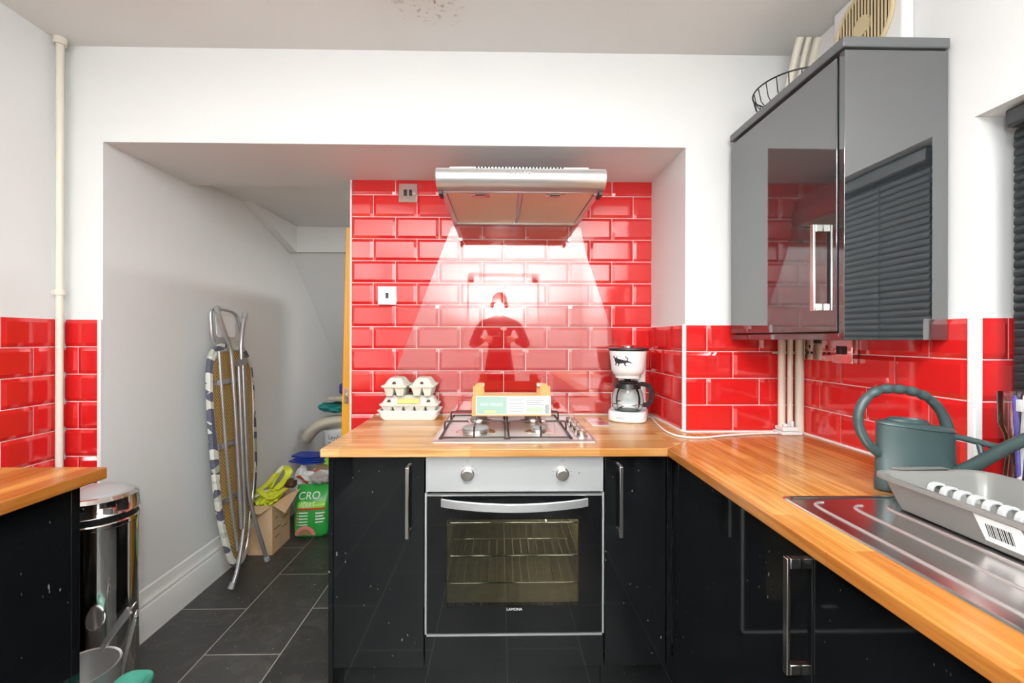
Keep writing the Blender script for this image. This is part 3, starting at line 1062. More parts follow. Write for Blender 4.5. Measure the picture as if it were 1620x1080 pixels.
for i, kc in enumerate((1.585, 1.665, 1.745, 1.84)):
    b = MB()
    b.lathe([(0.021, WT + 0.0056), (0.021, WT + 0.010), (0.018, WT + 0.011), (0.0175, WT + 0.027), (0.015, WT + 0.029), (0.001, WT + 0.029)], (0.296, kc, 0), n=32)
    b.box(0.293, 0.299, kc - 0.016, kc + 0.016, WT + 0.027, WT + 0.034)
    b.build('knob', M['handle'], t)
for gx0, gx1 in ((-0.205, 0.022), (0.034, 0.252)):
    b = MB()
    gy0, gy1, zb, zt = 1.545, 1.99, WT + 0.011, WT + 0.045
    r_ = 0.0035
    b.tube([(gx0, gy0, zb), (gx1, gy0, zb), (gx1, gy1, zb), (gx0, gy1, zb)], r_, 8, closed=True)
    cx_ = (-0.088 if gx0 < 0 else 0.146)
    for by_ in (1.665, 1.885):
        for sgn, gx in ((1, gx0), (-1, gx1)):
            b.tube(smooth_path([(gx, by_, zb), (gx + sgn * 0.002, by_, zt - 0.006), (gx + sgn * 0.012, by_, zt), (cx_ - sgn * 0.028, by_, zt)], 4), r_, 8)
    b.tube(smooth_path([(cx_, gy0, zb), (cx_, gy0 + 0.002, zt - 0.006), (cx_, gy0 + 0.012, zt), (cx_, 1.665 - 0.03, zt)], 4), r_, 8)
    b.tube(smooth_path([(cx_, gy1, zb), (cx_, gy1 - 0.002, zt - 0.006), (cx_, gy1 - 0.012, zt), (cx_, 1.885 + 0.03, zt)], 4), r_, 8)
    b.tube([(cx_, 1.665 + 0.03, zt), (cx_, 1.885 - 0.03, zt)], r_, 8)
    for px_ in (gx0, gx1):
        for py_ in (gy0, gy1):
            b.cyl((px_, py_, WT + 0.0055), (px_, py_, zb), 0.006, n=12)
    b.build('pan_support', M['castiron'], t)

# ---------------------------------------------------------------- cooker hood
t = thing('cooker_hood', 'slim stainless visor cooker hood on the tiled wall above the hob', 'cooker hood', (0.075, 1.82, 1.787))
x0, x1 = -0.224, 0.376
b = MB()
zu = 1.787
b.box(x0 + 0.012, x1 - 0.012, 1.60, 2.068, zu + 0.004, zu + 0.07)
b.box(x0 + 0.03, x1 - 0.03, 1.70, 2.068, zu + 0.0705, zu + 0.13)
b.build('body', M['steel'], t, bevel=0.003)
b = MB()
visp = [(1.600, zu - 0.001), (1.572, zu + 0.003), (1.553, zu + 0.011), (1.541, zu + 0.025), (1.538, zu + 0.042), (1.545, zu + 0.058), (1.560, zu + 0.069), (1.585, zu + 0.075), (1.640, zu + 0.077), (1.640, zu + 0.0715), (1.5985, zu + 0.070)]
b.prism(visp, 'x', x0, x1)
vz = b.build('visor', M['visor'], t, bevel=0.004, angle=50)
b = MB()
for i in range(26):
    xx = x0 + 0.14 + i * 0.0122
    b.box(xx, xx + 0.006, 1.568, 1.600, zu + 0.0735, zu + 0.0785)
b.build('vent_slots', M['darkink'], t)
for i in range(5):
    xx = 0.038 + i * 0.0165
    b = MB(); b.cyl((xx, 1.5405, zu + 0.046), (xx, 1.5360, zu + 0.046), 0.0042, n=16)
    b.build('button', M['grey'], t)
    b = MB(); b.cyl((xx, 1.5420, zu + 0.034), (xx, 1.5375, zu + 0.034), 0.001, n=8)
    b.build('button_mark', M['darkink'], t)
# underside frame and filters
b = MB()
b.box(x0 + 0.012, x1 - 0.012, 1.600, 1.612, zu - 0.003, zu + 0.0035)
b.box(x0 + 0.012, x1 - 0.012, 2.03, 2.068, zu - 0.008, zu + 0.0035)
b.box(x0 + 0.012, x0 + 0.032, 1.612, 2.03, zu - 0.006, zu + 0.0035)
b.box(x1 - 0.032, x1 - 0.012, 1.612, 2.03, zu - 0.006, zu + 0.0035)
b.box(0.068, 0.084, 1.612, 2.03, zu - 0.004, zu + 0.0035)
b.build('underside_frame', M['steel'], t, bevel=0.002)
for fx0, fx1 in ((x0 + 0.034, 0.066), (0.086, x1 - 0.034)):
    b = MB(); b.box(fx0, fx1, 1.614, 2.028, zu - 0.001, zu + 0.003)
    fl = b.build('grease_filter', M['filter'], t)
    cx_ = (fx0 + fx1) / 2 - 0.01
    b = MB(); b.box(cx_ - 0.035, cx_ + 0.035, 1.618, 1.655, zu - 0.004, zu - 0.0012)
    lt = b.build('latch', M['handle'], fl, bevel=0.001)
    b = MB(); b.box(cx_ - 0.018, cx_ + 0.018, 1.622, 1.630, zu - 0.0052, zu - 0.0035)
    b.build('latch_slot', M['darkink'], fl)
for xx in (x0 + 0.004, x1 - 0.018):
    b = MB(); b.box(xx, xx + 0.014, 1.590, 1.645, zu - 0.014, zu + 0.002)
    b.build('hinge_bracket', M['blackpl'], t, bevel=0.002)

# ---------------------------------------------------------------- glass splashback
t = thing('glass_splashback', 'clear trapezoid glass splashback screwed over the tiles behind the hob', 'splashback', (0.07, 2.052, WT))
pol = [(-0.222, 1.775), (0.378, 1.775), (0.40, 1.66), (0.655, WT + 0.006), (-0.555, WT + 0.006)]
b = MB(); b.prism(pol, 'y', 2.052, 2.057)
b.build('glass_pane', M['splash'], t)
for xx in (-0.178, 0.325):
    b = MB(); b.cyl((xx, 2.068, 1.714), (xx, 2.058, 1.714), 0.006, n=16); b.cyl((xx, 2.0515, 1.714), (xx, 2.045, 1.714), 0.0095, 0.008, n=20)
    b.build('fixing_screw', M['chrome'], t)


# ---------------------------------------------------------------- wall plates
def plate(name, label, cat, c, ux, out, w, h, rockers, sockets=(), group=None, depth=0.011):
    """c = centre of the back of the plate; ux = direction along the plate; out = direction off the wall"""
    t = thing(name, label, cat, c, group=group)
    U, O = Vector(ux), Vector(out)
    R = Matrix((U, O, Vector((0, 0, 1)))).transposed()
    cc = Vector(c)
    b = MB(); b.obox(cc + O * depth / 2, w, depth, h, R)
    b.build('face_plate', M['chrome'], t, bevel=0.002)
    for sx_ in (-1, 1):
        b = MB(); p = cc + U * sx_ * (w / 2 - 0.013) + O * depth
        b.cyl(p, p + O * 0.0015, 0.004, n=14)
        b.build('screw', M['handle'], t)
    for (rx, rz, rw, rh) in rockers:
        b = MB(); b.obox(cc + U * rx + Vector((0, 0, rz)) + O * (depth + 0.002), rw, 0.005, rh, R)
        b.build('rocker', M['blackpl'], t, bevel=0.001)
    for (sx_, sz_) in sockets:
        b = MB()
        for dx, dz, a, e in ((0, 0.013, 0.0075, 0.012), (-0.011, -0.009, 0.011, 0.008), (0.011, -0.009, 0.011, 0.008)):
            b.obox(cc + U * (sx_ + dx) + Vector((0, 0, sz_ + dz)) + O * (depth + 0.0003), a, 0.001, e, R)
        b.build('socket_holes', M['darkink'], t)
    return t


plate('wall_switch', 'square chrome wall switch with one rocker on the red tiles', 'switch', (-0.520, 2.0695, 1.454), (1, 0, 0), (0, -1, 0), 0.086, 0.086, [(0, 0, 0.013, 0.026)])
plate('wall_switch', 'chrome fan isolator plate with two dark rockers left of the hood', 'switch', (-0.4245, 2.0695, 1.930), (1, 0, 0), (0, -1, 0), 0.086, 0.086, [(-0.012, 0, 0.014, 0.028), (0.012, 0, 0.014, 0.028)])
plate('double_socket', 'chrome double power socket under the wall cabinet', 'socket', (1.1495, 1.560, 1.224), (0, -1, 0), (-1, 0, 0), 0.146, 0.086, [(-0.010, 0.026, 0.012, 0.018), (0.010, 0.026, 0.012, 0.018)], [(-0.042, -0.008), (0.042, -0.008)], depth=0.012)
plate('wall_switch', 'chrome two-rocker switch beside the double socket under the wall cabinet', 'switch', (1.1495, 1.438, 1.220), (0, -1, 0), (-1, 0, 0), 0.086, 0.086, [(-0.012, 0, 0.014, 0.028), (0.012, 0, 0.014, 0.028)], depth=0.022)

# ---------------------------------------------------------------- wall cabinet
cy0, cy1, cx0 = 1.113, 1.66, 0.875
t = thing('wall_cabinet', 'glossy anthracite wall cabinet on the right wall', 'wall cabinet', (1.02, 1.4, 1.25))
b = MB(); b.box(cx0 + 0.004, XR - 0.011, cy0, cy0 + 0.018, 1.2545, 1.996)
b.build('end_panel', M['greygloss'], t, bevel=0.0012)
b = MB(); b.box(cx0 + 0.022, XR - 0.011, cy0 + 0.0185, cy1, 1.272, 1.996)
b.build('carcass', M['carcass'], t)
b = MB(); b.box(cx0, cx0 + 0.019, cy0 + 0.021, cy1 - 0.002, 1.2765, 1.988)
dr = b.build('door', M['greygloss'], t, bevel=0.0015)
bar_handle(dr, (cx0, 1.188), (-1, 0), 1.333, 1.567, out=0.027, wdt=0.014)
b = MB(); b.box(cx0 - 0.004, XR - 0.011, cy0 - 0.006, cy1, 2.000, 2.026)
M['cornice'] = mat('anthracite_edge', (0.13, 0.135, 0.14), 0.25)
b.build('cornice', M['cornice'], t, bevel=0.003)
b = MB(); b.box(cx0 + 0.004, cx0 + 0.022, cy0 + 0.0185, cy1, 1.2545, 1.2715)
b.build('pelmet', M['greygloss'], t, bevel=0.001)

# wire basket on the cabinet
t = thing('wire_basket', 'dark wire fruit basket on top of the wall cabinet', 'basket', (1.01, 1.50, 2.026))
b = MB()
c0 = (1.01, 1.50)
def ringp(r, z, n=40):
    return [(c0[0] + r * cos(2 * pi * i / n), c0[1] + r * sin(2 * pi * i / n), z) for i in range(n)]
b.tube(ringp(0.125, 2.115), 0.0026, 8, closed=True)
b.tube(ringp(0.085, 2.031), 0.0026, 8, closed=True)
for i in range(22):
    a = 2 * pi * i / 22
    b.tube([(c0[0] + 0.125 * cos(a), c0[1] + 0.125 * sin(a), 2.115), (c0[0] + 0.115 * cos(a), c0[1] + 0.115 * sin(a), 2.07), (c0[0] + 0.085 * cos(a), c0[1] + 0.085 * sin(a), 2.031)], 0.0017, 6)
for i in range(-4, 5):
    y = i * 0.018
    e = sqrt(max(0, 0.085 ** 2 - y * y))
    b.tube([(c0[0] - e, c0[1] + y, 2.031), (c0[0] + e, c0[1] + y, 2.031)], 0.0017, 6)
b.build('basket_wires', M['blindslat'], t)

# extractor fan high on the right wall
t = thing('extractor_fan', 'yellowed round-grilled extractor fan high on the right wall', 'extractor fan', (XR, 1.35, 2.2))
b = MB(); b.box(XR - 0.035, XR, 1.215, 1.475, 2.085, 2.348)
b.build('housing', M['whitepl'], t, bevel=0.008, seg=3)
b = MB()
fc = (1.347, 2.222)
R_ = 0.105
pts = [(XR - 0.040, fc[0] + R_ * cos(2 * pi * i / 40), fc[1] + R_ * sin(2 * pi * i / 40)) for i in range(40)]
b.tube(pts, 0.006, 8, closed=True)
for i in range(-8, 9):
    y = i * 0.012
    e = sqrt(max(0, R_ ** 2 - y * y))
    b.tube([(XR - 0.042, fc[0] + y, fc[1] - e), (XR - 0.042, fc[0] + y, fc[1] + e)], 0.0028, 6)
b.cyl((XR - 0.037, fc[0], fc[1]), (XR - 0.046, fc[0], fc[1]), 0.03, n=24)
M['yellowed'] = mat('yellowed_plastic', (0.66, 0.55, 0.33), 0.5)
b.build('grille', M['yellowed'], t)
b = MB(); b.cyl((XR - 0.0345, fc[0], fc[1]), (XR - 0.037, fc[0], fc[1]), R_ - 0.002, n=40)
b.build('fan_opening', M['brown'], t)

# pipes in the right corner
for i, (px_, r_, wob) in enumerate(((1.068, 0.0125, 0.0), (1.100, 0.010, 0.004), (1.136, 0.0155, 0.0))):
    labs = ['cream painted pipe in the right corner, left of the three', 'thin cream painted pipe in the right corner, middle of the three', 'fat cream painted pipe in the right corner, right of the three']
    b = MB()
    yy = 1.655
    path = [(px_, yy, WT + (0.02 if i < 2 else 0.001)), (px_, yy, 1.2), (px_ + wob, yy, 1.6), (px_, yy, 1.95), (px_ + 0.004, yy, 2.10), (px_ + 0.012, yy - 0.02, 2.20), (px_ + 0.018, yy - 0.05, 2.30), (px_ + 0.02, yy - 0.07, CZ - 0.001)]
    b.tube(smooth_path(path, 6), r_, 14)
    o = b.build('pipe', M['cream'])
    tag(o, labs[i], 'pipe', 'cream corner pipes')
b = MB()
b.box(1.048, 1.122, 1.615, 1.690 - 0.012, WT, WT + 0.012); b.box(1.056, 1.114, 1.625, 1.6775, WT + 0.0125, WT + 0.028)
b.box(1.062, 1.078, 1.632, 1.645, WT + 0.028, WT + 0.04); b.box(1.092, 1.102, 1.632, 1.645, WT + 0.028, WT + 0.05)
tag(b.build('cable_outlet', M['whitepl'], None, bevel=0.003), 'small white cable outlet block at the foot of the corner pipes', 'outlet')
b = MB(); b.box(1.045, 1.155, 1.668, 1.679, 1.20, 1.207)
tag(b.build('pipe_clip', M['cream'], None, bevel=0.001), 'cream clip across the corner pipes below the wall cabinet', 'pipe clip')

# left corner pipe
t = thing('pipe', 'cream painted pipe running down the left wall beside the corner', 'pipe', (-1.605, 1.648, 0.9))
b = MB()
b.tube([(-1.607, 1.646, 0.0), (-1.607, 1.646, 1.8), (-1.607, 1.646, CZ)], 0.0115, 16)
b.build('pipe_run', M['cream'], t)
b = MB(); b.cyl((-1.607, 1.646, 1.412), (-1.607, 1.646, 1.432), 0.016, n=20); b.box(-1.63, -1.607, 1.640, 1.652, 1.415, 1.429)
b.build('pipe_clip', M['cream'], t)
b = MB(); b.cyl((-1.607, 1.646, 2.325), (-1.607, 1.646, CZ - 0.0005), 0.020, n=20)
b.build('ceiling_collar', M['cream'], t)

t = thing('ceiling_lamp', 'small round lamp added unseen on the passage ceiling behind the tiled wall', 'ceiling lamp', (-0.25, 2.75, 2.045))  # made-up fixture for the passage fill, hidden from view
b = MB(); b.lathe([(0.001, 0), (0.10, 0), (0.10, -0.03), (0.09, -0.034), (0.088, -0.02), (0.001, -0.02)], (-0.25, 2.75, 2.045), n=40)
b.build('lamp_body', M['white'], t)

# ---------------------------------------------------------------- blind
t = thing('venetian_blind', 'closed black slatted blind in the window recess', 'blind', (1.265, 0.2, WZ1))
b = MB()
for k in range(42):
    z = 1.735 - k * 0.0200
    b.prism([(1.203 + p[0], z + p[1]) for p in ((0.0055, 0.013), (0.001, 0.008), (-0.002, 0.001), (-0.003, -0.006), (-0.0015, -0.012), (-0.0008, -0.012), (-0.0020, -0.006), (-0.001, 0.001), (0.0018, 0.0075), (0.0062, 0.0125))], 'y', WY0 + 0.02, WY1 - 0.048)
b.build('slats', M['blindslat'], t)
b = MB(); b.box(1.186, 1.236, WY0 + 0.01, WY1 - 0.040, 1.752, 1.795)
b.build('head_rail', M['blackpl'], t, bevel=0.006, seg=3)
b = MB(); b.box(1.195, 1.213, WY0 + 0.02, WY1 - 0.048, 0.906, 0.918)
b.build('bottom_rail', M['blackpl'], t, bevel=0.003)
for yy in (0.85, 0.35, -0.25):
    b = MB(); b.tube([(1.1985, yy, 1.76), (1.1975, yy, 0.91)], 0.0009, 6)
    b.build('ladder_cord', M['blackpl'], t)

# ================================================================== SMALL THINGS
rnd = random.Random(7)


def frustum(b, cx, cy, z0, w0, d0, z1, w1, d1, r0=0.004, r1=0.004, cap0=True, cap1=True, n=3):
    b.loft([[(p[0], p[1], z0) for p in rrect(w0, d0, min(r0, w0 / 2.1, d0 / 2.1), n, cx, cy)],
            [(p[0], p[1], z1) for p in rrect(w1, d1, min(r1, w1 / 2.1, d1 / 2.1), n, cx, cy)]], cap0, cap1)


def crumple(c, size, seed, rough=0.35, freq=2.2, detail=4, squash=1.0):
    import bmesh
    bm = bmesh.new()
    bmesh.ops.create_icosphere(bm, subdivisions=detail, radius=1.0)
    mb = MB()
    off = Vector((seed * 3.17, seed * 1.93, seed * 0.71))
    vs = []
    for v in bm.verts:
        n = v.co.normalized()
        k = 1 + rough * noise.noise(n * freq + off) + rough * 0.55 * abs(noise.noise(n * freq * 2.6 + off)) - rough * 0.2 * abs(noise.noise(n * freq * 6 + off))
        p = n * k
        vs.append(Vector(c) + Vector((p.x * size[0], p.y * size[1], p.z * size[2] * squash)))
    bm.verts.index_update()
    mb.add(vs, [tuple(v.index for v in f.verts) for f in bm.faces])
    bm.free()
    return mb


# ---------------------------------------------------------------- egg cartons
def carton(name, label, cx, cy, z, nx, ny, pitch, hb, hl, lab=False, group=None):
    t = thing(name, label, 'egg box', (cx, cy, z), group=group)
    w, d = nx * pitch, ny * pitch
    b = MB()
    for i in range(nx):
        for j in range(ny):
            x = cx + (i - (nx - 1) / 2) * pitch
            y = cy + (j - (ny - 1) / 2) * pitch
            frustum(b, x, y, z, pitch * 0.62, pitch * 0.62, z + hb, pitch * 0.995, pitch * 0.995, 0.008, 0.006)
    frustum(b, cx, cy, z + hb - 0.001, w + 0.010, d + 0.010, z + hb + 0.004, w + 0.014, d + 0.014, 0.01, 0.01)
    b.build('cup_tray', M['pulp'], t)
    b = MB()
    z1 = z + hb + 0.0045
    b.loft([[(p[0], p[1], zz) for p in rrect(w + a, d + a, r, 4, cx, cy)] for a, zz, r in ((0.018, z1, 0.012), (0.016, z1 + 0.005, 0.012), (-0.002, z1 + 0.006, 0.012), (-0.030, z1 + hl * 0.8, 0.012), (-0.044, z1 + hl, 0.014))])
    ld = b.build('lid', M['pulp'], t)
    # closing slots in the front of the lid
    for sx_ in ((-0.36, 0.36) if nx > 3 else (0.0,)):
        b = MB()
        xs = cx + sx_ * w
        yf = cy - d / 2 - 0.001 + 0.0145 * 0.55 - 0.0012
        zz = z1 + hl * 0.42
        q = 0.0085
        b.prism([(xs - q, zz - 0.004), (xs + q, zz - 0.004), (xs + q * 0.5, zz + 0.006), (xs - q * 0.5, zz + 0.006)], 'y', yf - 0.004, yf + 0.006)
        b.build('lid_slot', M['brown'], ld)
    return t, z1 + hl, ld


ez = WT + 0.001
t = thing('egg_tray', 'white moulded tray at the bottom of the egg box stack', 'tray', (-0.393, 1.975, WT))
b = MB()
b.loft([[(p[0], p[1], ez + z) for p in rrect(w, d, r, 5, -0.393, 1.972)] for w, d, z, r in ((0.225, 0.10, 0, 0.02), (0.245, 0.115, 0.012, 0.02), (0.262, 0.128, 0.040, 0.02), (0.270, 0.134, 0.041, 0.022), (0.270, 0.134, 0.044, 0.022), (0.252, 0.116, 0.044, 0.02), (0.240, 0.104, 0.030, 0.02))])
b.build('tray', M['white'], t)
_, zt1, ld = carton('egg_box', 'large ten-egg pulp box with a yellow label, under two small ones', -0.393, 1.972, ez + 0.031, 5, 2, 0.0475, 0.030, 0.040)
b = MB(); b.prism([(-0.445, ez + 0.073), (-0.345, ez + 0.073), (-0.345, ez + 0.094), (-0.445, ez + 0.094)], 'y', 1.9195, 1.9275)
b.build('label', M['yellowlab'], ld)
for xx in (-0.462, -0.335):
    b = MB(); b.box(xx, xx + 0.02, 1.9190, 1.927, ez + 0.072, ez + 0.096)
    b.build('label', M['white'], ld, label='white part of the printed label')
b = MB(); b.box(-0.45, -0.30, 1.945, 1.985, zt1, zt1 + 0.0006)
b.build('label', M['palegreen'], ld, label='green print on the lid')
carton('egg_box', 'small pulp egg box on top of the stack, left one', -0.452, 1.975, zt1 + 0.001, 2, 3, 0.046, 0.036, 0.036)
carton('egg_box', 'small pulp egg box on top of the stack, right one', -0.334, 1.978, zt1 + 0.001, 2, 3, 0.046, 0.036, 0.036)

# ---------------------------------------------------------------- cardboard fruit crate on the hob
fz = WT + 0.0492
t = thing('fruit_crate', 'open orange cardboard fruit tray standing on the hob', 'crate', (0.05, 1.84, fz))
ax0, ax1, ay0, ay1 = -0.108, 0.206, 1.752, 1.93
b = MB(); b.box(ax0, ax1, ay0, ay1, fz, fz + 0.003)
b.box(ax0, ax0 + 0.003, ay0, ay1, fz + 0.0031, fz + 0.072); b.box(ax1 - 0.003, ax1, ay0, ay1, fz + 0.0031, fz + 0.072)
b.box(ax0 + 0.0031, ax1 - 0.0031, ay1 - 0.003, ay1, fz + 0.0031, fz + 0.070)
b.box(ax0 + 0.0031, ax1 - 0.0031, ay0, ay0 + 0.003, fz + 0.0031, fz + 0.080)
b.build('tray', M['cardor'], t)
for sx_, xx in ((1, ax0), (-1, ax1)):
    for yy, ys in ((ay0 + 0.001, 1), (ay1 - 0.001, -1)):
        b = MB()
        h_ = 0.118 if ys > 0 else 0.105
        b.prism([(xx + sx_ * 0.0035, fz + 0.004), (xx + sx_ * 0.046, fz + 0.004), (xx + sx_ * 0.043, fz + h_ + 0.010), (xx + sx_ * 0.016, fz + h_ + 0.010), (xx + sx_ * 0.012, fz + h_), (xx + sx_ * 0.0035, fz + h_)], 'y', min(yy + ys * 0.003, yy + ys * 0.0055), max(yy + ys * 0.003, yy + ys * 0.0055))
        b.build('corner_post', M['cardor'], t)
        b = MB()
        b.box(min(xx + sx_ * 0.020, xx + sx_ * 0.044), max(xx + sx_ * 0.020, xx + sx_ * 0.044), min(yy + ys * 0.0056, yy + ys * 0.030), max(yy + ys * 0.0056, yy + ys * 0.030), fz + h_ - 0.004, fz + h_ + 0.008)
        b.build('stacking_tab', M['white'], t, bevel=0.002)
yl = ay0 - 0.0006
b = MB(); b.box(ax0 + 0.016, ax1 - 0.002, yl, yl + 0.0005, fz + 0.006, fz + 0.0795)
lb = b.build('label', M['white'], t, label='white and mint printed front label')
b = MB(); b.box(ax0 + 0.018, ax0 + 0.138, yl - 0.0004, yl, fz + 0.008, fz + 0.078)
b.build('mint_panel', M['mint'], lb)
text_mesh('lettering', 'EASY PEELERS', 0.0145, (ax0 + 0.078, yl - 0.0005, fz + 0.046), (1, 0, 0), (0, 0, 1), M['white'], lb)
b = MB(); b.box(ax0 + 0.05, ax0 + 0.096, yl - 0.0008, yl - 0.0004, fz + 0.013, fz + 0.022)
b.build('yellow_bar', M['yellowlab'], lb)
b = MB()
for k in range(10):
    b.box(ax0 + 0.148, ax0 + 0.148 + (0.05 if k % 3 else 0.058), yl - 0.0004, yl, fz + 0.012 + k * 0.006, fz + 0.0135 + k * 0.006)
for k in range(4):
    b.box(ax0 + 0.215, ax0 + 0.285 - 0.012 * (k % 2), yl - 0.0004, yl, fz + 0.045 + k * 0.008, fz + 0.0468 + k * 0.008)
for k in range(8):
    b.box(ax0 + 0.290 + k * 0.0022, ax0 + 0.2912 + k * 0.0022, yl - 0.0004, yl, fz + 0.010, fz + 0.045)
b.build('small_print', M['print'], lb)
b = MB(); b.box(ax0 + 0.215, ax0 + 0.283, yl - 0.0004, yl, fz + 0.012, fz + 0.036)
b.build('green_panel', M['palegreen'], lb)

# ---------------------------------------------------------------- coffee maker
cmx, cmy = 0.570, 1.945
cr = radians(-22)
t = thing('coffee_maker', 'white filter coffee maker with a black bull print and glass jug', 'coffee maker', (cmx, cmy, WT + 0.001), rotz=cr)
b = MB(True)
b.loft([[(p[0], p[1], z) for p in rrect(w, d, r, 8, 0, oy)] for w, d, r, z, oy in ((0.150, 0.185, 0.055, 0.0, 0.0), (0.160, 0.195, 0.06, 0.004, 0.0), (0.162, 0.196, 0.06, 0.036, 0.0), (0.156, 0.19, 0.06, 0.044, 0.0), (0.11, 0.10, 0.045, 0.0445, -0.02))])
b.build('base', M['whitepl'], t)
b = MB(True); b.lathe([(0.056, 0.0448), (0.056, 0.047), (0.001, 0.0472)], (0, -0.026, 0), cap0=True)
b.build('hot_plate', M['blackpl'], t)
b = MB(True); b.loft([[(p[0], p[1], z) for p in rrect(w, 0.062, 0.018, 5, 0.01, 0.062)] for w, z in ((0.125, 0.0446), (0.118, 0.16), (0.125, 0.304))])
b.build('column', M['whitepl'], t)
b = MB(True); b.loft([[(0.0 + a * cos(2 * pi * i / 48), -0.022 + e * sin(2 * pi * i / 48), z) for i in range(48)] for a, e, z in ((0.040, 0.036, 0.184), (0.053, 0.048, 0.185), (0.056, 0.050, 0.200), (0.063, 0.057, 0.203), (0.071, 0.064, 0.225), (0.080, 0.070, 0.302))])
bk = b.build('filter_basket', M['whitepl'], t, angle=60)
b = MB(True)
b.loft([[(p[0], p[1], z) for p in rrect(w, d, r, 8, 0.002, 0.008)] for w, d, r, z in ((0.166, 0.19, 0.066, 0.3045), (0.170, 0.194, 0.068, 0.308), (0.166, 0.19, 0.066, 0.314), (0.12, 0.14, 0.05, 0.317))])
ldm = b.build('lid', M['blackpl'], t)
b = MB(True); b.lathe([(0.026, 0.3172), (0.026, 0.324), (0.02, 0.328), (0.001, 0.329)], (0, -0.01, 0), cap0=True)
b.build('lid_knob', M['handle'], ldm)
# bull silhouette wrapped on the basket
bull = [(-30, 16), (-27, 9), (-24, 7), (-21, 9), (-16, 16), (-19, 7), (-15, 5), (-6, 3), (6, 0), (12, -1), (15, 3), (12, 8), (8, 9), (9, 15), (11, 15), (10, 11), (14, 10), (18, 4), (16, -2), (22, -4), (30, -10), (31, -12), (20, -8), (12, -8), (8, -13), (12, -17), (9, -21), (5, -15), (4, -10), (-6, -11), (-12, -14), (-14, -21), (-18, -21), (-15, -13), (-20, -10), (-24, -18), (-28, -18), (-25, -9), (-28, -3), (-29, 5), (-33, 7), (-34, 11)]
import bmesh as _bm
bm_ = _bm.new()
f_ = bm_.faces.new([bm_.verts.new((p[0], p[1], 0)) for p in bull])
_bm.ops.triangulate(bm_, faces=[f_])
_bm.ops.subdivide_edges(bm_, edges=bm_.edges, cuts=5, use_grid_fill=True)
b = MB(True)
pts = []
bm_.verts.index_update()
for v_ in bm_.verts:
    px_, pz_ = v_.co.x, v_.co.y
    z = 0.264 + pz_ * 0.00125
    k = (z - 0.225) / (0.302 - 0.225)
    a_ = 0.071 + 0.009 * k + 0.0012
    e_ = 0.064 + 0.006 * k + 0.0012
    th = -pi / 2 - 0.20 + px_ * 0.00125 / 0.07
    pts.append((a_ * cos(th), -0.022 + e_ * sin(th), z))
b.add(pts, [tuple(v_.index for v_ in f_.verts) for f_ in bm_.faces])
bm_.free()
b.build('bull_print', M['darkink'], bk)
b = MB(True); b.box(-0.040, -0.006, -0.0990, -0.0975, 0.0185, 0.0215)
b.build('nameplate', M['grey'], t)
# jug
b = MB(True)
jc = (0, -0.026, 0)
b.lathe([(0.045, 0.048), (0.060, 0.052), (0.0665, 0.068), (0.068, 0.09), (0.064, 0.118), (0.052, 0.146), (0.046, 0.158), (0.047, 0.162)], jc)
jg = b.build('jug', M['glass'], t)
b = MB(True); b.lathe([(0.0545, 0.1405), (0.0475, 0.1585), (0.0495, 0.1605), (0.0560, 0.1425)], jc)
b.build('jug_collar', M['blackpl'], jg)
b = MB(True); b.lathe([(0.046, 0.1622), (0.048, 0.166), (0.042, 0.171), (0.015, 0.173), (0.012, 0.179), (0.02, 0.182), (0.001, 0.1835)], jc, cap0=True)
b.build('jug_lid', M['blackpl'], jg)
b = MB(True); b.lathe([(0.0668, 0.073), (0.0690, 0.074), (0.0690, 0.0765), (0.0684, 0.0775)], jc)
b.build('jug_band', M['chrome'], jg)
b = MB(True)
hd = Vector((0.96, -0.28, 0)).normalized()
hp = [Vector(jc) + hd * r + Vector((0, 0, z)) for r, z in ((0.050, 0.158), (0.068, 0.162), (0.093, 0.155), (0.104, 0.132), (0.104, 0.105), (0.096, 0.083), (0.078, 0.074), (0.068, 0.076))]
b.tube(smooth_path(hp, 6), 0.0095, flat=0.006, up=hd.cross(Vector((0, 0, 1))))
b.build('jug_handle', M['blackpl'], jg, bevel=0.003)

# power cable
b = MB()
b.tube(smooth_path([(0.640, 2.005, WT + 0.006), (0.675, 1.975, WT + 0.005), (0.668, 1.90, WT + 0.0045), (0.648, 1.78, WT + 0.0045), (0.635, 1.66, WT + 0.0045), (0.655, 1.585, WT + 0.0045), (0.72, 1.565, WT + 0.0045), (0.83, 1.60, WT + 0.0045), (0.95, 1.628, WT + 0.0045), (1.045, 1.640, WT + 0.0045)], 8), 0.0036, 10)
tag(b.build('power_cable', M['whitepl']), 'white power cable lying across the worktop behind the corner', 'cable')

# coasters
for (x, y, w_, l_) in ((0.413, 1.925, 0.075, 'mirrored square coaster beside the coffee maker, nearer the tiles'), (0.422, 1.835, 0.085, 'mirrored square coaster beside the hob knobs, nearer the camera')):
    b = MB(); b.box(x - w_ / 2, x + w_ / 2, y - 0.038, y + 0.038, WT + 0.0005, WT + 0.0045)
    tag(b.build('coaster', M['sinksteel'], None, bevel=0.001), l_, 'coaster')

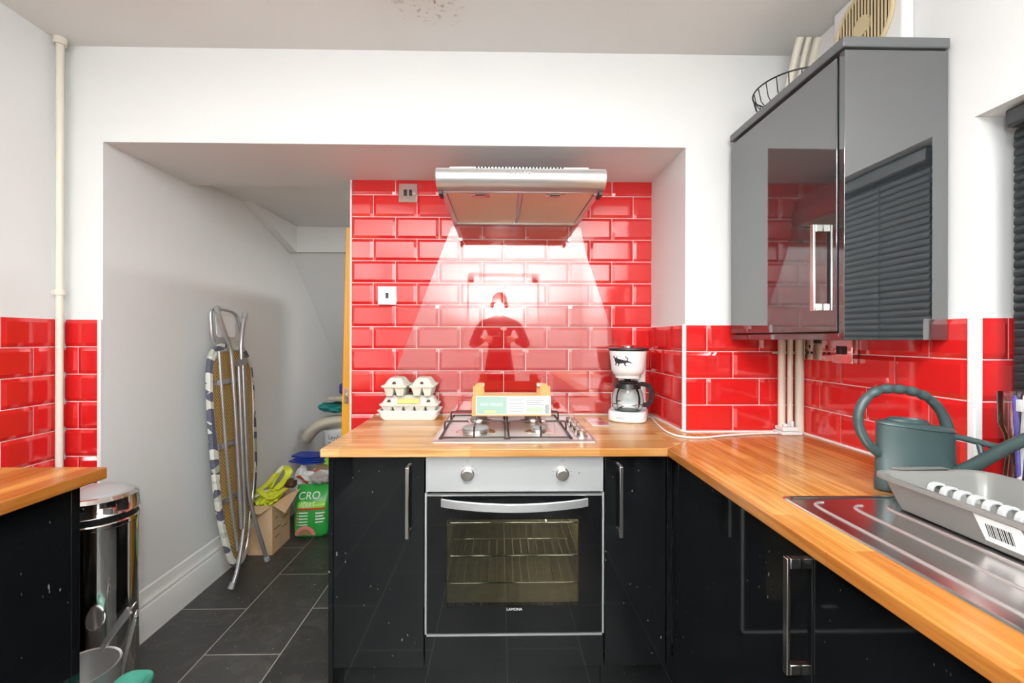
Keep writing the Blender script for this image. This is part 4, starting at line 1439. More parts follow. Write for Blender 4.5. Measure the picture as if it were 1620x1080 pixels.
# ---------------------------------------------------------------- drainer
t = thing('sink_drainer', 'stainless ribbed sink drainer set in the return worktop', 'sink drainer', (0.87, 0.6, WT))
b = MB()
dx0, dx1, dy0, dy1 = 0.630, 1.100, 0.10, 0.985
b.loft([[(p[0], p[1], z) for p in rrect(dx1 - dx0 - 2 * i, dy1 - dy0 - 2 * i, 0.02, 6, (dx0 + dx1) / 2, (dy0 + dy1) / 2)] for i, z in ((0, WT), (0, WT + 0.003), (0.004, WT + 0.0045), (0.009, WT + 0.0040), (0.012, WT + 0.0015))])
b.build('drainer_plate', M['sinksteel'], t, angle=3)
for k, xx in enumerate((0.675, 0.745, 0.815, 0.885, 0.955, 1.025)):
    b = MB()
    ye = 0.925 if k else 0.945
    pts = smooth_path([(xx + 0.030, ye + 0.005, WT + 0.0012), (xx + 0.012, ye, WT + 0.0014), (xx, ye - 0.03, WT + 0.0016), (xx, 0.75, WT + 0.0016), (xx, 0.3, WT + 0.0016)], 5)
    b.tube(pts, 0.0030, 8)
    b.build('rib', M['visor'], t)

# ---------------------------------------------------------------- dish rack
t = thing('dish_rack', 'silver-grey plastic dish rack on the drainer', 'dish rack', (0.93, 0.7, WT + 0.005))
zr = WT + 0.0052
b = MB()
rx0, rx1, ry0, ry1 = 0.800, 1.058, 0.46, 0.950
def rk(ins, z, r):
    return [(p[0], p[1], z) for p in rrect(rx1 - rx0 - 2 * ins, ry1 - ry0 - 2 * ins, r, 8, (rx0 + rx1) / 2, (ry0 + ry1) / 2)]
b.loft([rk(0.034, zr, 0.02), rk(0.032, zr + 0.003, 0.022), rk(0.012, zr + 0.060, 0.032), rk(0.0, zr + 0.060, 0.042), rk(0.0, zr + 0.067, 0.042), rk(0.010, zr + 0.068, 0.034), rk(0.0145, zr + 0.064, 0.030), rk(0.035, zr + 0.006, 0.02)])
b.build('tub', M['silverpl'], t, angle=50)
b = MB()
b.loft([[(x, y, z) for x, y, z in ((0.86, 0.9505, zr + 0.067), (0.98, 0.9505, zr + 0.067), (0.98, 0.960, zr + 0.067), (0.86, 0.960, zr + 0.067))], [(x, y, z) for x, y, z in ((0.865, 0.936, zr + 0.071), (0.975, 0.936, zr + 0.071), (0.975, 0.960, zr + 0.071), (0.865, 0.960, zr + 0.071))]])
b.build('end_grip', M['silverpl'], t, bevel=0.002)
for k in range(17):
    yy = 0.918 - k * 0.0265
    b = MB()
    xx, hw = 0.925, 0.017
    pts = smooth_path([(xx - hw, yy, zr + 0.008), (xx - hw + 0.003, yy, zr + 0.037), (xx - hw + 0.010, yy, zr + 0.046), (xx + hw - 0.010, yy, zr + 0.046), (xx + hw - 0.003, yy, zr + 0.037), (xx + hw, yy, zr + 0.008)], 4)
    b.tube(pts, 0.0028, flat=0.006, up=(0, 1, 0))
    b.build('plate_prong', M['tab'], t, bevel=0.001)
# price sticker with barcode on the outside of the long side
sl = Vector((0.020, 0, -0.057)).normalized()
nrm = Vector((-0.057, 0, -0.020)).normalized()
so = Vector((0.812, 0.70, zr + 0.060)) + nrm * 0.0004 + Vector((0, 0, 0))
b = MB()
def SP(y, d, o):
    return so + sl * d + Vector((0, y - 0.70, 0)) + nrm * o
b.loft([[SP(a, e, 0) for a, e in ((0.745, 0.006), (0.675, 0.006), (0.665, 0.052), (0.738, 0.052))], [SP(a, e, 0.0004) for a, e in ((0.745, 0.006), (0.675, 0.006), (0.665, 0.052), (0.738, 0.052))]])
stk = b.build('price_sticker', M['white'], t)
b = MB()
yy = 0.730
for k in range(13):
    w_ = (0.0010, 0.0018, 0.0026)[rnd.randrange(3)]
    c4 = [(yy, 0.018), (yy - w_, 0.018), (yy - w_, 0.042), (yy, 0.042)]
    b.loft([[SP(a, e, 0.0005) for a, e in c4], [SP(a, e, 0.0007) for a, e in c4]])
    yy -= w_ + 0.0014
b.build('barcode', M['darkink'], stk)

# ---------------------------------------------------------------- watering can
wx, wy = 0.985, 1.030
t = thing('watering_can', 'grey-green plastic watering can behind the dish rack', 'watering can', (wx, wy, WT + 0.001))
b = MB()
def el(a, e, z, tilt=0.0):
    return [(wx + a * cos(2 * pi * i / 48), wy + e * sin(2 * pi * i / 48), z - tilt * a * cos(2 * pi * i / 48)) for i in range(48)]
zc = WT + 0.001
b.loft([el(0.088, 0.036, zc), el(0.094, 0.040, zc + 0.003), el(0.094, 0.040, zc + 0.030), el(0.0925, 0.0385, zc + 0.032), el(0.091, 0.037, zc + 0.130, 0.12), el(0.0895, 0.036, zc + 0.1455, 0.12), el(0.092, 0.0385, zc + 0.147, 0.12), el(0.091, 0.0375, zc + 0.151, 0.12), el(0.076, 0.028, zc + 0.158, 0.12)])
b.build('body', M['can'], t, angle=50)
b = MB()
mx_ = wx - 0.020
def el2(a, e, z):
    return [(mx_ + a * cos(2 * pi * i / 40), wy + e * sin(2 * pi * i / 40), z - 0.06 * a * cos(2 * pi * i / 40)) for i in range(40)]
b.loft([el2(0.048, 0.026, zc + 0.155), el2(0.046, 0.025, zc + 0.166), el2(0.038, 0.022, zc + 0.169), el2(0.036, 0.020, zc + 0.166), el2(0.034, 0.019, zc + 0.160)])
b.build('filler_rim', M['can'], t, angle=50)
b = MB(); b.loft([el2(0.035, 0.0195, zc + 0.1625), el2(0.034, 0.019, zc + 0.163)])
b.build('filler_opening', M['darkink'], t)
b = MB()
hpts = [(wx - 0.086, wy, zc + 0.085), (wx - 0.112, wy, zc + 0.107), (wx - 0.134, wy, zc + 0.145), (wx - 0.136, wy, zc + 0.183), (wx - 0.118, wy, zc + 0.216), (wx - 0.085, wy, zc + 0.236), (wx - 0.045, wy, zc + 0.238), (wx - 0.005, wy, zc + 0.232), (wx + 0.030, wy, zc + 0.217), (wx + 0.058, wy, zc + 0.190), (wx + 0.075, wy, zc + 0.155), (wx + 0.080, wy, zc + 0.125)]
hp2 = smooth_path(hpts, 8)
rr = []
for i, p in enumerate(hp2):
    s_ = i / (len(hp2) - 1)
    rr.append(0.0105 + (0.0014 * sin(i * 1.05) if 0.38 < s_ < 0.75 else 0) + (0.003 * max(0, s_ - 0.85) / 0.15))
b.tube(hp2, rr, 16)
b.build('handle', M['can'], t, angle=80)
b = MB()
b.tube(smooth_path([(wx + 0.062, wy - 0.008, zc + 0.030), (wx + 0.078, wy - 0.045, zc + 0.062), (wx + 0.105, wy - 0.105, zc + 0.128), (wx + 0.145, wy - 0.180, zc + 0.200)], 5), [0.0175 - 0.0005 * i for i in range(16)], 16)
b.build('spout', M['can'], t, angle=80)
b = MB(); b.tube([(wx + 0.076, wy - 0.004, zc + 0.130), (wx + 0.088, wy - 0.03, zc + 0.127), (wx + 0.103, wy - 0.095, zc + 0.121)], 0.0070, 12)
b.tube([(wx + 0.093, wy - 0.055, zc + 0.122), (wx + 0.090, wy - 0.066, zc + 0.090)], 0.0055, 10)
b.build('spout_brace', M['can'], t, angle=80)

# toothbrush tumbler
t = thing('tumbler', 'clear plastic tumbler of toothbrushes in the window recess', 'tumbler', (1.158, 0.965, WT + 0.004))
b = MB()
b.lathe([(0.001, 0.0), (0.024, 0.0), (0.026, 0.004), (0.024, 0.06), (0.020, 0.10), (0.024, 0.14), (0.033, 0.165), (0.034, 0.235), (0.0325, 0.235), (0.0315, 0.166), (0.0225, 0.14), (0.0185, 0.10), (0.0225, 0.06), (0.024, 0.008), (0.001, 0.006)], (1.158, 0.965, WT + 0.0035), n=32)
b.build('cup', M['clearpl'], t)
for k, (dx, dy, m_, l_) in enumerate(((-0.008, -0.004, M['purple'], 'purple toothbrush leaning left in the tumbler'), (0.010, 0.004, M['whitepl'], 'white toothbrush leaning right in the tumbler'))):
    tb = thing('toothbrush', l_, 'toothbrush', (1.158, 0.965, WT + 0.012))
    p0 = Vector((1.158 - dx * 0.7, 0.965 - dy, WT + 0.013)); p1 = Vector((1.158 + dx * 1.0, 0.965 + dy, WT + 0.10)); p2 = Vector((1.158 + dx * 2.0, 0.965 + dy * 1.4, WT + 0.215))
    b = MB(); b.tube(smooth_path([p0, (p0 + p1) / 2, p1, p2, p2 + Vector((dx * 0.2, 0, 0.014))], 5), 0.0042, 10)
    b.build('brush_handle', m_, tb)
    b = MB(); c = p2 + Vector((0.0, -0.010, -0.002)); b.box(c.x - 0.006, c.x + 0.006, c.y - 0.006, c.y + 0.004, c.z - 0.014, c.z + 0.012)
    b.build('bristles', M['white'], tb, bevel=0.001)
# black scrubbing brush head beside the rack
t = thing('scrubbing_brush', 'black plastic scrubbing brush by the dish rack under the spout', 'brush', (1.10, 0.90, WT + 0.006))
b = MB()
b.obox((1.103, 0.90, WT + 0.052), 0.018, 0.026, 0.075, Matrix.Rotation(radians(28), 3, 'Y'))
b.build('brush_handle', M['blackpl'], t, bevel=0.005, seg=3)
b = MB(); b.box(1.068, 1.098, 0.884, 0.918, WT + 0.0055, WT + 0.022)
b.build('brush_head', M['blackpl'], t, bevel=0.004)

# ================================================================== UNDER THE STAIRS
# ironing board leaning on the passage wall: local Y along the floor, Z up, X = leaning plane
def BX(z):
    return -1.365 - 0.052 * z


def BP(y, z, o=0.0):
    return Vector((BX(z) + o, y, z))


t = thing('ironing_board', 'folded ironing board with patterned cover leaning on the passage wall', 'ironing board', (-1.38, 2.3, 0.0))
outl = [(2.315, 0.075), (2.365, 0.085), (2.405, 0.14), (2.44, 0.26), (2.505, 0.42), (2.535, 0.62), (2.54, 0.85), (2.535, 1.02), (2.515, 1.13), (2.46, 1.205), (2.38, 1.228), (2.27, 1.228), (2.20, 1.20), (2.165, 1.13), (2.152, 1.00), (2.150, 0.80), (2.158, 0.60), (2.175, 0.43), (2.205, 0.28), (2.245, 0.15), (2.28, 0.09)]
op = [tuple(p) for p in smooth_path([(a, e, 0) for a, e in outl], 4, closed=True)]
cyc, czc = 2.32, 0.68
b = MB()
def inset(p, k):
    dy, dz = p[0] - cyc, p[1] - czc
    L = sqrt(dy * dy + dz * dz)
    return (p[0] - dy / L * k, p[1] - dz / L * k)
ring = lambda k, o: [BP(*inset(p, k), o) for p in op]
b.loft([ring(0.05, 0.004), ring(0.006, 0.004), ring(0.0, 0.014), ring(0.004, 0.027), ring(0.034, 0.030), ring(0.038, 0.024)], cap1=False)
b.build('cover', M['cover'], t, angle=60)
b = MB(); b.loft([ring(0.036, 0.018), ring(0.036, 0.0225)])
b.build('board_mesh', M['ymesh'], t)
b = MB(); b.tube(ring(0.040, 0.027), 0.0035, 8, closed=True)
b.build('board_rim', M['alu'], t)
for zz in (1.035, 0.72, 0.45):
    y0_, y1_ = 2.185, 2.455
    b = MB(); b.tube([BP(y0_, zz, 0.031), BP(y1_, zz, 0.031)], 0.012, flat=0.004, up=(1, 0, 0))
    b.build('cross_strap', M['alu'], t)
def leg(name, pts, r, o, m=None, caps=()):
    b = MB()
    b.tube(smooth_path([BP(y, z, oo) for (y, z, oo) in pts], 5), r, 14)
    g = b.build(name, m or M['alu'], t, angle=60)
    for (p, q) in caps:
        b2 = MB(); P0, P1 = BP(*p), BP(*q)
        b2.cyl(P0, P1, r + 0.004, r + 0.003, 16)
        b2.build('foot_cap', M['grey'], g)
    return g
# local coordinates: y grows away from the camera
leg('leg', [(2.195, 1.395, 0.055), (2.23, 1.30, 0.058), (2.262, 1.235, 0.060), (2.28, 1.17, 0.060), (2.288, 0.95, 0.060), (2.292, 0.60, 0.060), (2.292, 0.28, 0.060)], 0.0105, 0, caps=(((2.188, 1.410, 0.054), (2.200, 1.385, 0.055)),))
leg('leg', [(2.425, 1.375, 0.055), (2.385, 1.27, 0.058), (2.368, 1.20, 0.060), (2.365, 1.12, 0.060)], 0.0105, 0, caps=(((2.432, 1.390, 0.054), (2.420, 1.365, 0.055)),))
leg('leg', [(2.335, 1.12, 0.062), (2.330, 0.80, 0.062), (2.325, 0.45, 0.062), (2.315, 0.30, 0.062), (2.255, 0.10, 0.055), (2.215, 0.012, 0.040)], 0.0105, 0, caps=(((2.215, 0.0145, 0.038), (2.228, 0.038, 0.043)),))
leg('leg', [(2.372, 1.12, 0.062), (2.367, 0.80, 0.062), (2.365, 0.48, 0.062), (2.390, 0.34, 0.064), (2.450, 0.16, 0.066), (2.500, 0.012, 0.070)], 0.0105, 0, caps=(((2.500, 0.0145, 0.070), (2.490, 0.036, 0.070)),))
leg('slide_rail', [(2.215, 1.19, 0.040), (2.225, 0.90, 0.040), (2.240, 0.55, 0.040), (2.285, 0.17, 0.038)], 0.009, 0)
leg('slide_rail', [(2.432, 1.14, 0.036), (2.428, 0.80, 0.036), (2.415, 0.50, 0.036), (2.405, 0.36, 0.036)], 0.009, 0)
b = MB(); b.tube([BP(2.315, 1.125, 0.062), BP(2.395, 1.135, 0.062)], 0.015, flat=0.012, up=(1, 0, 0))
b.build('hinge_plate', M['alu'], t)
b = MB(); b.tube([BP(2.27, 0.20, 0.060), BP(2.42, 0.27, 0.060)], 0.003, 8)
b.build('locking_wire', M['alu'], t)
# iron rest
irp = smooth_path([BP(y_, z_, 0.030) for y_, z_ in ((2.20, 1.235), (2.185, 1.27), (2.180, 1.36), (2.195, 1.395), (2.25, 1.402), (2.36, 1.392), (2.40, 1.36), (2.425, 1.30), (2.43, 1.25), (2.41, 1.235))], 5)
b = MB(); b.tube(irp, 0.008, 10)
b.build('iron_rest_frame', M['alu'], t, angle=60)
b = MB()
b.loft([[BP(p[0], p[1], 0.022) for p in rrect(0.155, 0.11, 0.02, 5, 2.305, 1.315)], [BP(p[0], p[1], 0.026) for p in rrect(0.155, 0.11, 0.02, 5, 2.305, 1.315)]])
b.build('iron_rest_plate', M['whitepl'], t)

# ---------------------------------------------------------------- cardboard box with hi-vis contents
bx0, bx1, by0, by1, bh = -1.452, -1.312, 2.585, 2.80, 0.285
t = thing('cardboard_box', 'small open cardboard box full of lime-yellow straps', 'box', ((bx0 + bx1) / 2, (by0 + by1) / 2, 0))
b = MB()
b.box(bx0, bx1, by0, by1, 0.0, 0.004)
b.box(bx0, bx1, by0, by0 + 0.004, 0.0041, bh); b.box(bx0, bx1, by1 - 0.004, by1, 0.0041, bh)
b.box(bx0, bx0 + 0.004, by0 + 0.0041, by1 - 0.0041, 0.0041, bh); b.box(bx1 - 0.004, bx1, by0 + 0.0041, by1 - 0.0041, 0.0041, bh)
bb = b.build('carton', M['card'], t)
b = MB(); b.loft([[(bx1, by0 + 0.005, bh), (bx1, by1 - 0.005, bh), (bx1 + 0.003, by1 - 0.005, bh + 0.002), (bx1 + 0.003, by0 + 0.005, bh + 0.002)], [(bx1 + 0.062, by0 + 0.02, bh - 0.052), (bx1 + 0.075, by1 - 0.03, bh + 0.035), (bx1 + 0.078, by1 - 0.03, bh + 0.038), (bx1 + 0.065, by0 + 0.02, bh - 0.049)]])
b.build('flap', M['card'], t)
b = MB(); b.loft([[(bx0 + 0.003, by0, bh), (bx1 - 0.003, by0, bh), (bx1 - 0.003, by0 - 0.003, bh + 0.002), (bx0 + 0.003, by0 - 0.003, bh + 0.002)], [(bx0 + 0.003, by0 - 0.055, bh - 0.030), (bx1 - 0.04, by0 - 0.05, bh - 0.030), (bx1 - 0.04, by0 - 0.053, bh - 0.027), (bx0 + 0.003, by0 - 0.058, bh - 0.027)]])
b.build('flap', M['card'], t)
b = MB(); b.loft([[(bx0 + 0.003, by1, bh), (bx1 - 0.003, by1, bh), (bx1 - 0.003, by1 + 0.003, bh), (bx0 + 0.003, by1 + 0.003, bh)], [(bx0 + 0.003, by1 + 0.02, bh + 0.06), (bx1 - 0.01, by1 + 0.02, bh + 0.06), (bx1 - 0.01, by1 + 0.023, bh + 0.06), (bx0 + 0.003, by1 + 0.023, bh + 0.06)]])
b.build('flap', M['card'], t)
# printed side of the box: faint text lines
text_mesh('lettering', 'Size', 0.026, (bx1 + 0.0005, by0 + 0.050, 0.20), (0, 1, 0), (0, 0, 1), M['brown'], bb)
b = MB(); b.box(bx1 + 0.0002, bx1 + 0.0006, by0 + 0.125, by0 + 0.175, 0.212, 0.222)
b.build('printed_line', M['brown'], bb)
for k, (ya, zz, ln) in enumerate(((0.02, 0.135, 0.075), (0.12, 0.165, 0.07), (0.03, 0.085, 0.055), (0.12, 0.11, 0.06))):
    b = MB(); b.box(bx1 + 0.0002, bx1 + 0.0006, by0 + ya, by0 + ya + ln, zz, zz + 0.005)
    b.build('printed_line', M['brown'], bb)
b = MB(); b.box(bx1 + 0.0001, bx1 + 0.0004, by0 + 0.092, by0 + 0.118, 0.004, bh)
b.build('packing_tape', M['beige'], bb)

def ribbon(pts, w, th=0.0025, up=(0, 0, 1)):
    b = MB(); b.tube(smooth_path(pts, 6), w / 2, flat=th, up=up)
    return b
t = thing('reflective_vest', 'crumpled lime-yellow reflective harness spilling from the small box', 'vest', (-1.38, 2.69, bh))
crumple((-1.385, 2.69, bh + 0.005), (0.055, 0.085, 0.045), 3, rough=0.5, freq=3).build('fabric', M['hivis'], t)
ribbon([(-1.45, 2.60, bh + 0.01), (-1.43, 2.62, bh + 0.06), (-1.40, 2.70, bh + 0.09), (-1.375, 2.76, bh + 0.135)], 0.034).build('strap', M['hivis'], t)
ribbon([(-1.41, 2.62, bh + 0.085), (-1.36, 2.60, bh + 0.055), (-1.335, 2.61, bh + 0.035), (-1.315, 2.66, bh + 0.045), (-1.30, 2.72, bh + 0.055)], 0.036).build('strap', M['hivis'], t)
ribbon([(-1.40, 2.72, bh + 0.06), (-1.375, 2.77, bh + 0.13), (-1.35, 2.80, bh + 0.165), (-1.315, 2.79, bh + 0.135), (-1.33, 2.75, bh + 0.085), (-1.35, 2.70, bh + 0.055)], 0.044).build('strap', M['hivis'], t)
ribbon([(-1.44, 2.595, bh + 0.03), (-1.40, 2.60, bh + 0.06), (-1.37, 2.64, bh + 0.07)], 0.024).build('reflective_band', M['white'], t)
ribbon([(-1.392, 2.735, bh + 0.088), (-1.370, 2.775, bh + 0.145), (-1.35, 2.795, bh + 0.172)], 0.022).build('reflective_band', M['white'], t)
t = crumple((-1.285, 2.755, bh + 0.075), (0.034, 0.03, 0.026), 9, rough=0.3).build('cloth_pouch', M['brown'])
tag(t, 'small dark brown pouch lying beside the yellow straps', 'pouch')

# ---------------------------------------------------------------- pet food bag
PX, PY = -1.195, 2.865
t = thing('pet_food_bag', 'green printed pet food bag standing beside the small cardboard box', 'bag', (PX, PY, 0))
def bagring(z, w, d, sk=0.0, yy=0.0):
    out = []
    for i in range(40):
        a = 2 * pi * i / 40
        ca, sa = cos(a), sin(a)
        k = 0.55
        x = w / 2 * (abs(ca) ** k) * (1 if ca >= 0 else -1)
        y = d / 2 * (abs(sa) ** k) * (1 if sa >= 0 else -1)
        cr_ = 0.006 * noise.noise(Vector((a * 2.2, z * 16, 1.3)))
        x += cr_ * ca; y += cr_ * sa
        out.append((PX + sk + x * cos(0.15) - y * sin(0.15), PY + yy + x * sin(0.15) + y * cos(0.15), z))
    return out
b = MB()
b.loft([bagring(z, w, d, s_, y_) for z, w, d, s_, y_ in ((0.0, 0.185, 0.10, 0, 0), (0.015, 0.205, 0.12, 0, 0), (0.05, 0.21, 0.13, 0, 0), (0.10, 0.212, 0.13, 0, 0), (0.16, 0.21, 0.12, 0, 0), (0.20, 0.208, 0.105, 0.003, 0), (0.235, 0.21, 0.085, 0.004, 0.006), (0.27, 0.214, 0.055, 0.005, 0.015), (0.30, 0.216, 0.028, 0.006, 0.028), (0.31, 0.216, 0.012, 0.006, 0.032))])
bag = b.build('bag_body', M['greenbag'], t, angle=60)
def bagpt(u, z, o=0.002):
    w = 0.209
    if z < 0.10: d = 0.13
    elif z < 0.20: d = 0.13 - (z - 0.10) / 0.10 * 0.025
    else: d = 0.105 - (z - 0.20) / 0.11 * 0.093
    yo = 0 if z < 0.20 else (z - 0.20) / 0.11 * 0.032
    x, y = u, -d / 2 * (max(0.0, 1 - (abs(u) / (w / 2)) ** 3.6)) ** 0.28 - o - 0.004
    return Vector((PX + x * cos(0.15) - y * sin(0.15), PY + yo + x * sin(0.15) + y * cos(0.15), z))
def patch(name, u0, u1, z0, z1, m, o=0.002, skew=0.0):
    b = MB(); nu, nz = 14, 5
    vs = [bagpt(u0 + (u1 - u0) * i / nu, z0 + (z1 - z0) * j / nz + skew * (i / nu), o) for j in range(nz + 1) for i in range(nu + 1)]
    b.add(vs, [(j * (nu + 1) + i, j * (nu + 1) + i + 1, (j + 1) * (nu + 1) + i + 1, (j + 1) * (nu + 1) + i) for j in range(nz) for i in range(nu)])
    return b.build(name, m, bag)
patch('lime_band', -0.078, 0.085, 0.186, 0.226, M['lime'])
patch('red_band', -0.085, 0.085, 0.174, 0.185, M['red'])
text_mesh('lettering', 'CRO', 0.062, (0, 0, 0), (1, 0, 0), (0, 0, 1), M['white'], bag, bend=lambda x, y: bagpt(x - 0.016, 0.254 + y * 0.9, 0.013))
text_mesh('lettering', 'ADULT', 0.040, (0, 0, 0), (1, 0, 0), (0, 0, 1), M['white'], bag, bend=lambda x, y: bagpt(x * 0.7 - 0.02, 0.206 + y, 0.009))
for k in range(5):
    patch('printed_line', -0.068, -0.015, 0.156 - k * 0.018, 0.162 - k * 0.018, M['white'])
    patch('printed_bullet', -0.083, -0.074, 0.154 - k * 0.018, 0.164 - k * 0.018, M['pink'])
for k in range(4):
    patch('printed_line', 0.030, 0.085 - 0.01 * (k % 2), 0.150 - k * 0.018, 0.158 - k * 0.018, M['white'])
b = MB()
vs = [bagpt(-0.035, 0.03, 0.003)] + [bagpt(-0.03 + 0.062 * cos(pi * i / 20), 0.018 + 0.062 * sin(pi * i / 20), 0.003) for i in range(21)]
b.add(vs, [(0, i, i + 1) for i in range(1, 21)])
b.build('food_picture', M['pink'], bag)
b = MB()
vs = [bagpt(-0.03, 0.026, 0.0045)] + [bagpt(-0.03 + 0.042 * cos(pi * i / 20), 0.018 + 0.042 * sin(pi * i / 20), 0.0045) for i in range(21)]
b.add(vs, [(0, i, i + 1) for i in range(1, 21)])
b.build('food_picture', M['dirt'], bag, label='brown kibble picture')

# pile of bags behind
tag(crumple((-1.14, 3.075, 0.165), (0.13, 0.065, 0.155), 5, rough=0.22, freq=1.6).build('refuse_bag', M['blackpl']), 'black plastic sack standing behind the green food bag', 'bag')
M['whitefilm'] = mat('white_film_red_stripes', (0.80, 0.78, 0.76), 0.35, bump=0.4, bscale=20)
def stripes(m, c2, scale, lo, hi):
    nt, p, mp = nodes_of(m)
    wv = nt.nodes.new('ShaderNodeTexWave'); wv.inputs['Scale'].default_value = scale; wv.inputs['Distortion'].default_value = 1.5
    wv.bands_direction = 'DIAGONAL'
    nt.links.new(mp.outputs[0], wv.inputs['Vector'])
    r = nt.nodes.new('ShaderNodeMapRange'); r.inputs[1].default_value = lo; r.inputs[2].default_value = hi
    nt.links.new(wv.outputs[1], r.inputs[0])
    mx = nt.nodes.new('ShaderNodeMix'); mx.data_type = 'RGBA'
    mx.inputs[6].default_value = p.inputs['Base Color'].default_value[:]
    mx.inputs[7].default_value = (*c2, 1)
    nt.links.new(r.outputs[0], mx.inputs[0]); nt.links.new(mx.outputs[2], p.inputs['Base Color'])
stripes(M['whitefilm'], (0.72, 0.08, 0.03), 4.0, 0.78, 0.82)
tag(crumple((-1.185, 2.965, 0.335), (0.125, 0.048, 0.042), 11, rough=0.45, freq=2.4).build('carrier_bag', M['whitefilm']), 'white carrier bag with orange-red print on top of the food bag', 'bag')
M['greyfilm'] = mat('greyish_film', (0.42, 0.38, 0.38), 0.3, bump=0.5, bscale=25, var=0.2)
tag(crumple((-1.165, 2.885, 0.352), (0.058, 0.022, 0.036), 21, rough=0.5, freq=2.4).build('plastic_wrapper', M['greyfilm']), 'crumpled greyish clear wrapper in front of the white carrier bag', 'wrapper')
tag(crumple((-1.125, 3.00, 0.425), (0.042, 0.040, 0.036), 31, rough=0.6, freq=3).build('crisp_packet', M['lime']), 'crumpled lime green packet on the pile beside the cabinet', 'packet')
t = thing('folded_shopping_bag', 'folded bright blue shopping bag on top of the pile', 'bag', (-1.30, 3.05, 0.385))
b = MB()
for k, (a, e, f) in enumerate(((0.0, 0.0, 0.0), (0.004, 0.014, 0.03), (-0.01, 0.028, 0.06), (0.0, 0.043, 0.02))):
    z = 0.416 + e
    b.loft([[(-1.41 + f + a, 2.985, z + 0.012 - k * 0.004), (-1.40 + f + a, 3.10, z + 0.012 - k * 0.004), (-1.40 + f + a, 3.10, z + 0.018 - k * 0.002), (-1.41 + f + a, 2.985, z + 0.018 - k * 0.002)],
            [(-1.30, 2.965, z - 0.004), (-1.30, 3.11, z - 0.002), (-1.30, 3.11, z + 0.008), (-1.30, 2.965, z + 0.008)],
            [(-1.19 - k * 0.008, 2.985, z - 0.002), (-1.19, 3.10, z), (-1.19, 3.10, z + 0.005), (-1.19 - k * 0.008, 2.985, z + 0.004)]])
b.build('folded_fabric', M['bluecl'], t, bevel=0.002)
t = tag(crumple((-1.335, 3.03, 0.20), (0.058, 0.055, 0.19), 13, rough=0.25).build('carrier_bag', M['white']), 'plain pale bag bulging under the folded blue bag', 'bag')

# a carton behind, carrying the paint tub
t = thing('cardboard_box', 'taller plain cardboard carton behind the pile under the paint tub', 'box', (-1.12, 3.3, 0))
b = MB(); b.box(-1.305, -0.95, 3.17, 3.45, 0.0, 0.378)
b.build('carton', M['card'], t, bevel=0.002)
b = MB(); b.box(-1.15, -1.10, 3.169, 3.1698, 0.0, 0.378)
b.build('packing_tape', M['beige'], t)
t = thing('paint_tub', 'white paint tub with black lettering behind the wooden door', 'paint tub', (-1.165, 3.30, 0.379))
b = MB(); b.lathe([(0.110, 0.0), (0.116, 0.004), (0.128, 0.195), (0.132, 0.196), (0.132, 0.203)], (-1.165, 3.30, 0.379), n=48, cap0=True)
tb = b.build('tub', M['whitepl'], t)
b = MB(); b.lathe([(0.1325, 0.2035), (0.136, 0.204), (0.136, 0.218), (0.12, 0.22), (0.001, 0.219)], (-1.165, 3.30, 0.379), n=48, cap0=True)
b.build('tub_lid', M['whitepl'], t)
def cylmap(u, z):
    th = -pi / 2 - 0.02 + u / 0.125
    r = 0.1175 + (z - 0.38) / 0.195 * 0.012 + 0.0012
    return Vector((-1.165 + r * cos(th), 3.30 + r * sin(th), z))
text_mesh('lettering', 'Leyland', 0.046, (0, 0, 0), (1, 0, 0), (0, 0, 1), M['darkink'], tb, bend=lambda x, y: cylmap(x + 0.01, 0.548 + y), align='CENTER', shear=0.25)
text_mesh('lettering', 'Wall', 0.026, (0, 0, 0), (1, 0, 0), (0, 0, 1), M['bluecl'], tb, bend=lambda x, y: cylmap(x - 0.040, 0.508 + y), align='CENTER', shear=0.25)
# things piled on the tub
tz = 0.379 + 0.2205
mo = -0.205
t = thing('cushion_mitt', 'beige padded mitt drooping over the paint tub', 'mitt', (-1.24, 3.26, tz))
b = MB()
rings = []
path = [((-0.90, 3.27, tz + 0.055), 0.020, 0.05), ((-0.95, 3.25, tz + 0.062), 0.045, 0.085), ((-1.03, 3.235, tz + 0.055), 0.050, 0.10), ((-1.10, 3.22, tz + 0.030), 0.052, 0.10), ((-1.155, 3.205, tz - 0.025), 0.050, 0.09), ((-1.170, 3.20, tz - 0.07), 0.040, 0.07), ((-1.165, 3.20, tz - 0.10), 0.012, 0.02)]
for i, (c, h_, w_) in enumerate(path):
    p = Vector(c) + Vector((mo, 0, 0)); q = Vector(path[min(i + 1, len(path) - 1)][0]); o_ = Vector(path[max(i - 1, 0)][0])
    dd = (q - o_).normalized(); up = dd.cross(Vector((0, 1, 0))).normalized()
    rings.append([p + up * (h_ * 0.85) * cos(2 * pi * j / 24) + Vector((0, 1, 0)) * w_ * sin(2 * pi * j / 24) for j in range(24)])
b.loft(rings)
b.build('padded_fabric', M['beige'], t, angle=80, subsurf=1)
tag(crumple((-1.195, 3.265, tz + 0.150), (0.115, 0.075, 0.036), 41, rough=0.35).build('folded_cloth', M['teal']), 'crumpled teal cloth with navy patches on the beige mitt', 'cloth')
tag(crumple((-1.165, 3.255, tz + 0.214), (0.085, 0.06, 0.018), 43, rough=0.35).build('glove', M['beige']), 'pale beige glove lying on the teal cloth', 'glove')
tag(crumple((-1.115, 3.28, tz + 0.285), (0.06, 0.05, 0.062), 45, rough=0.25).build('cloth_bag', M['bluecl']), 'royal blue bag tucked beside the wooden door edge', 'bag')

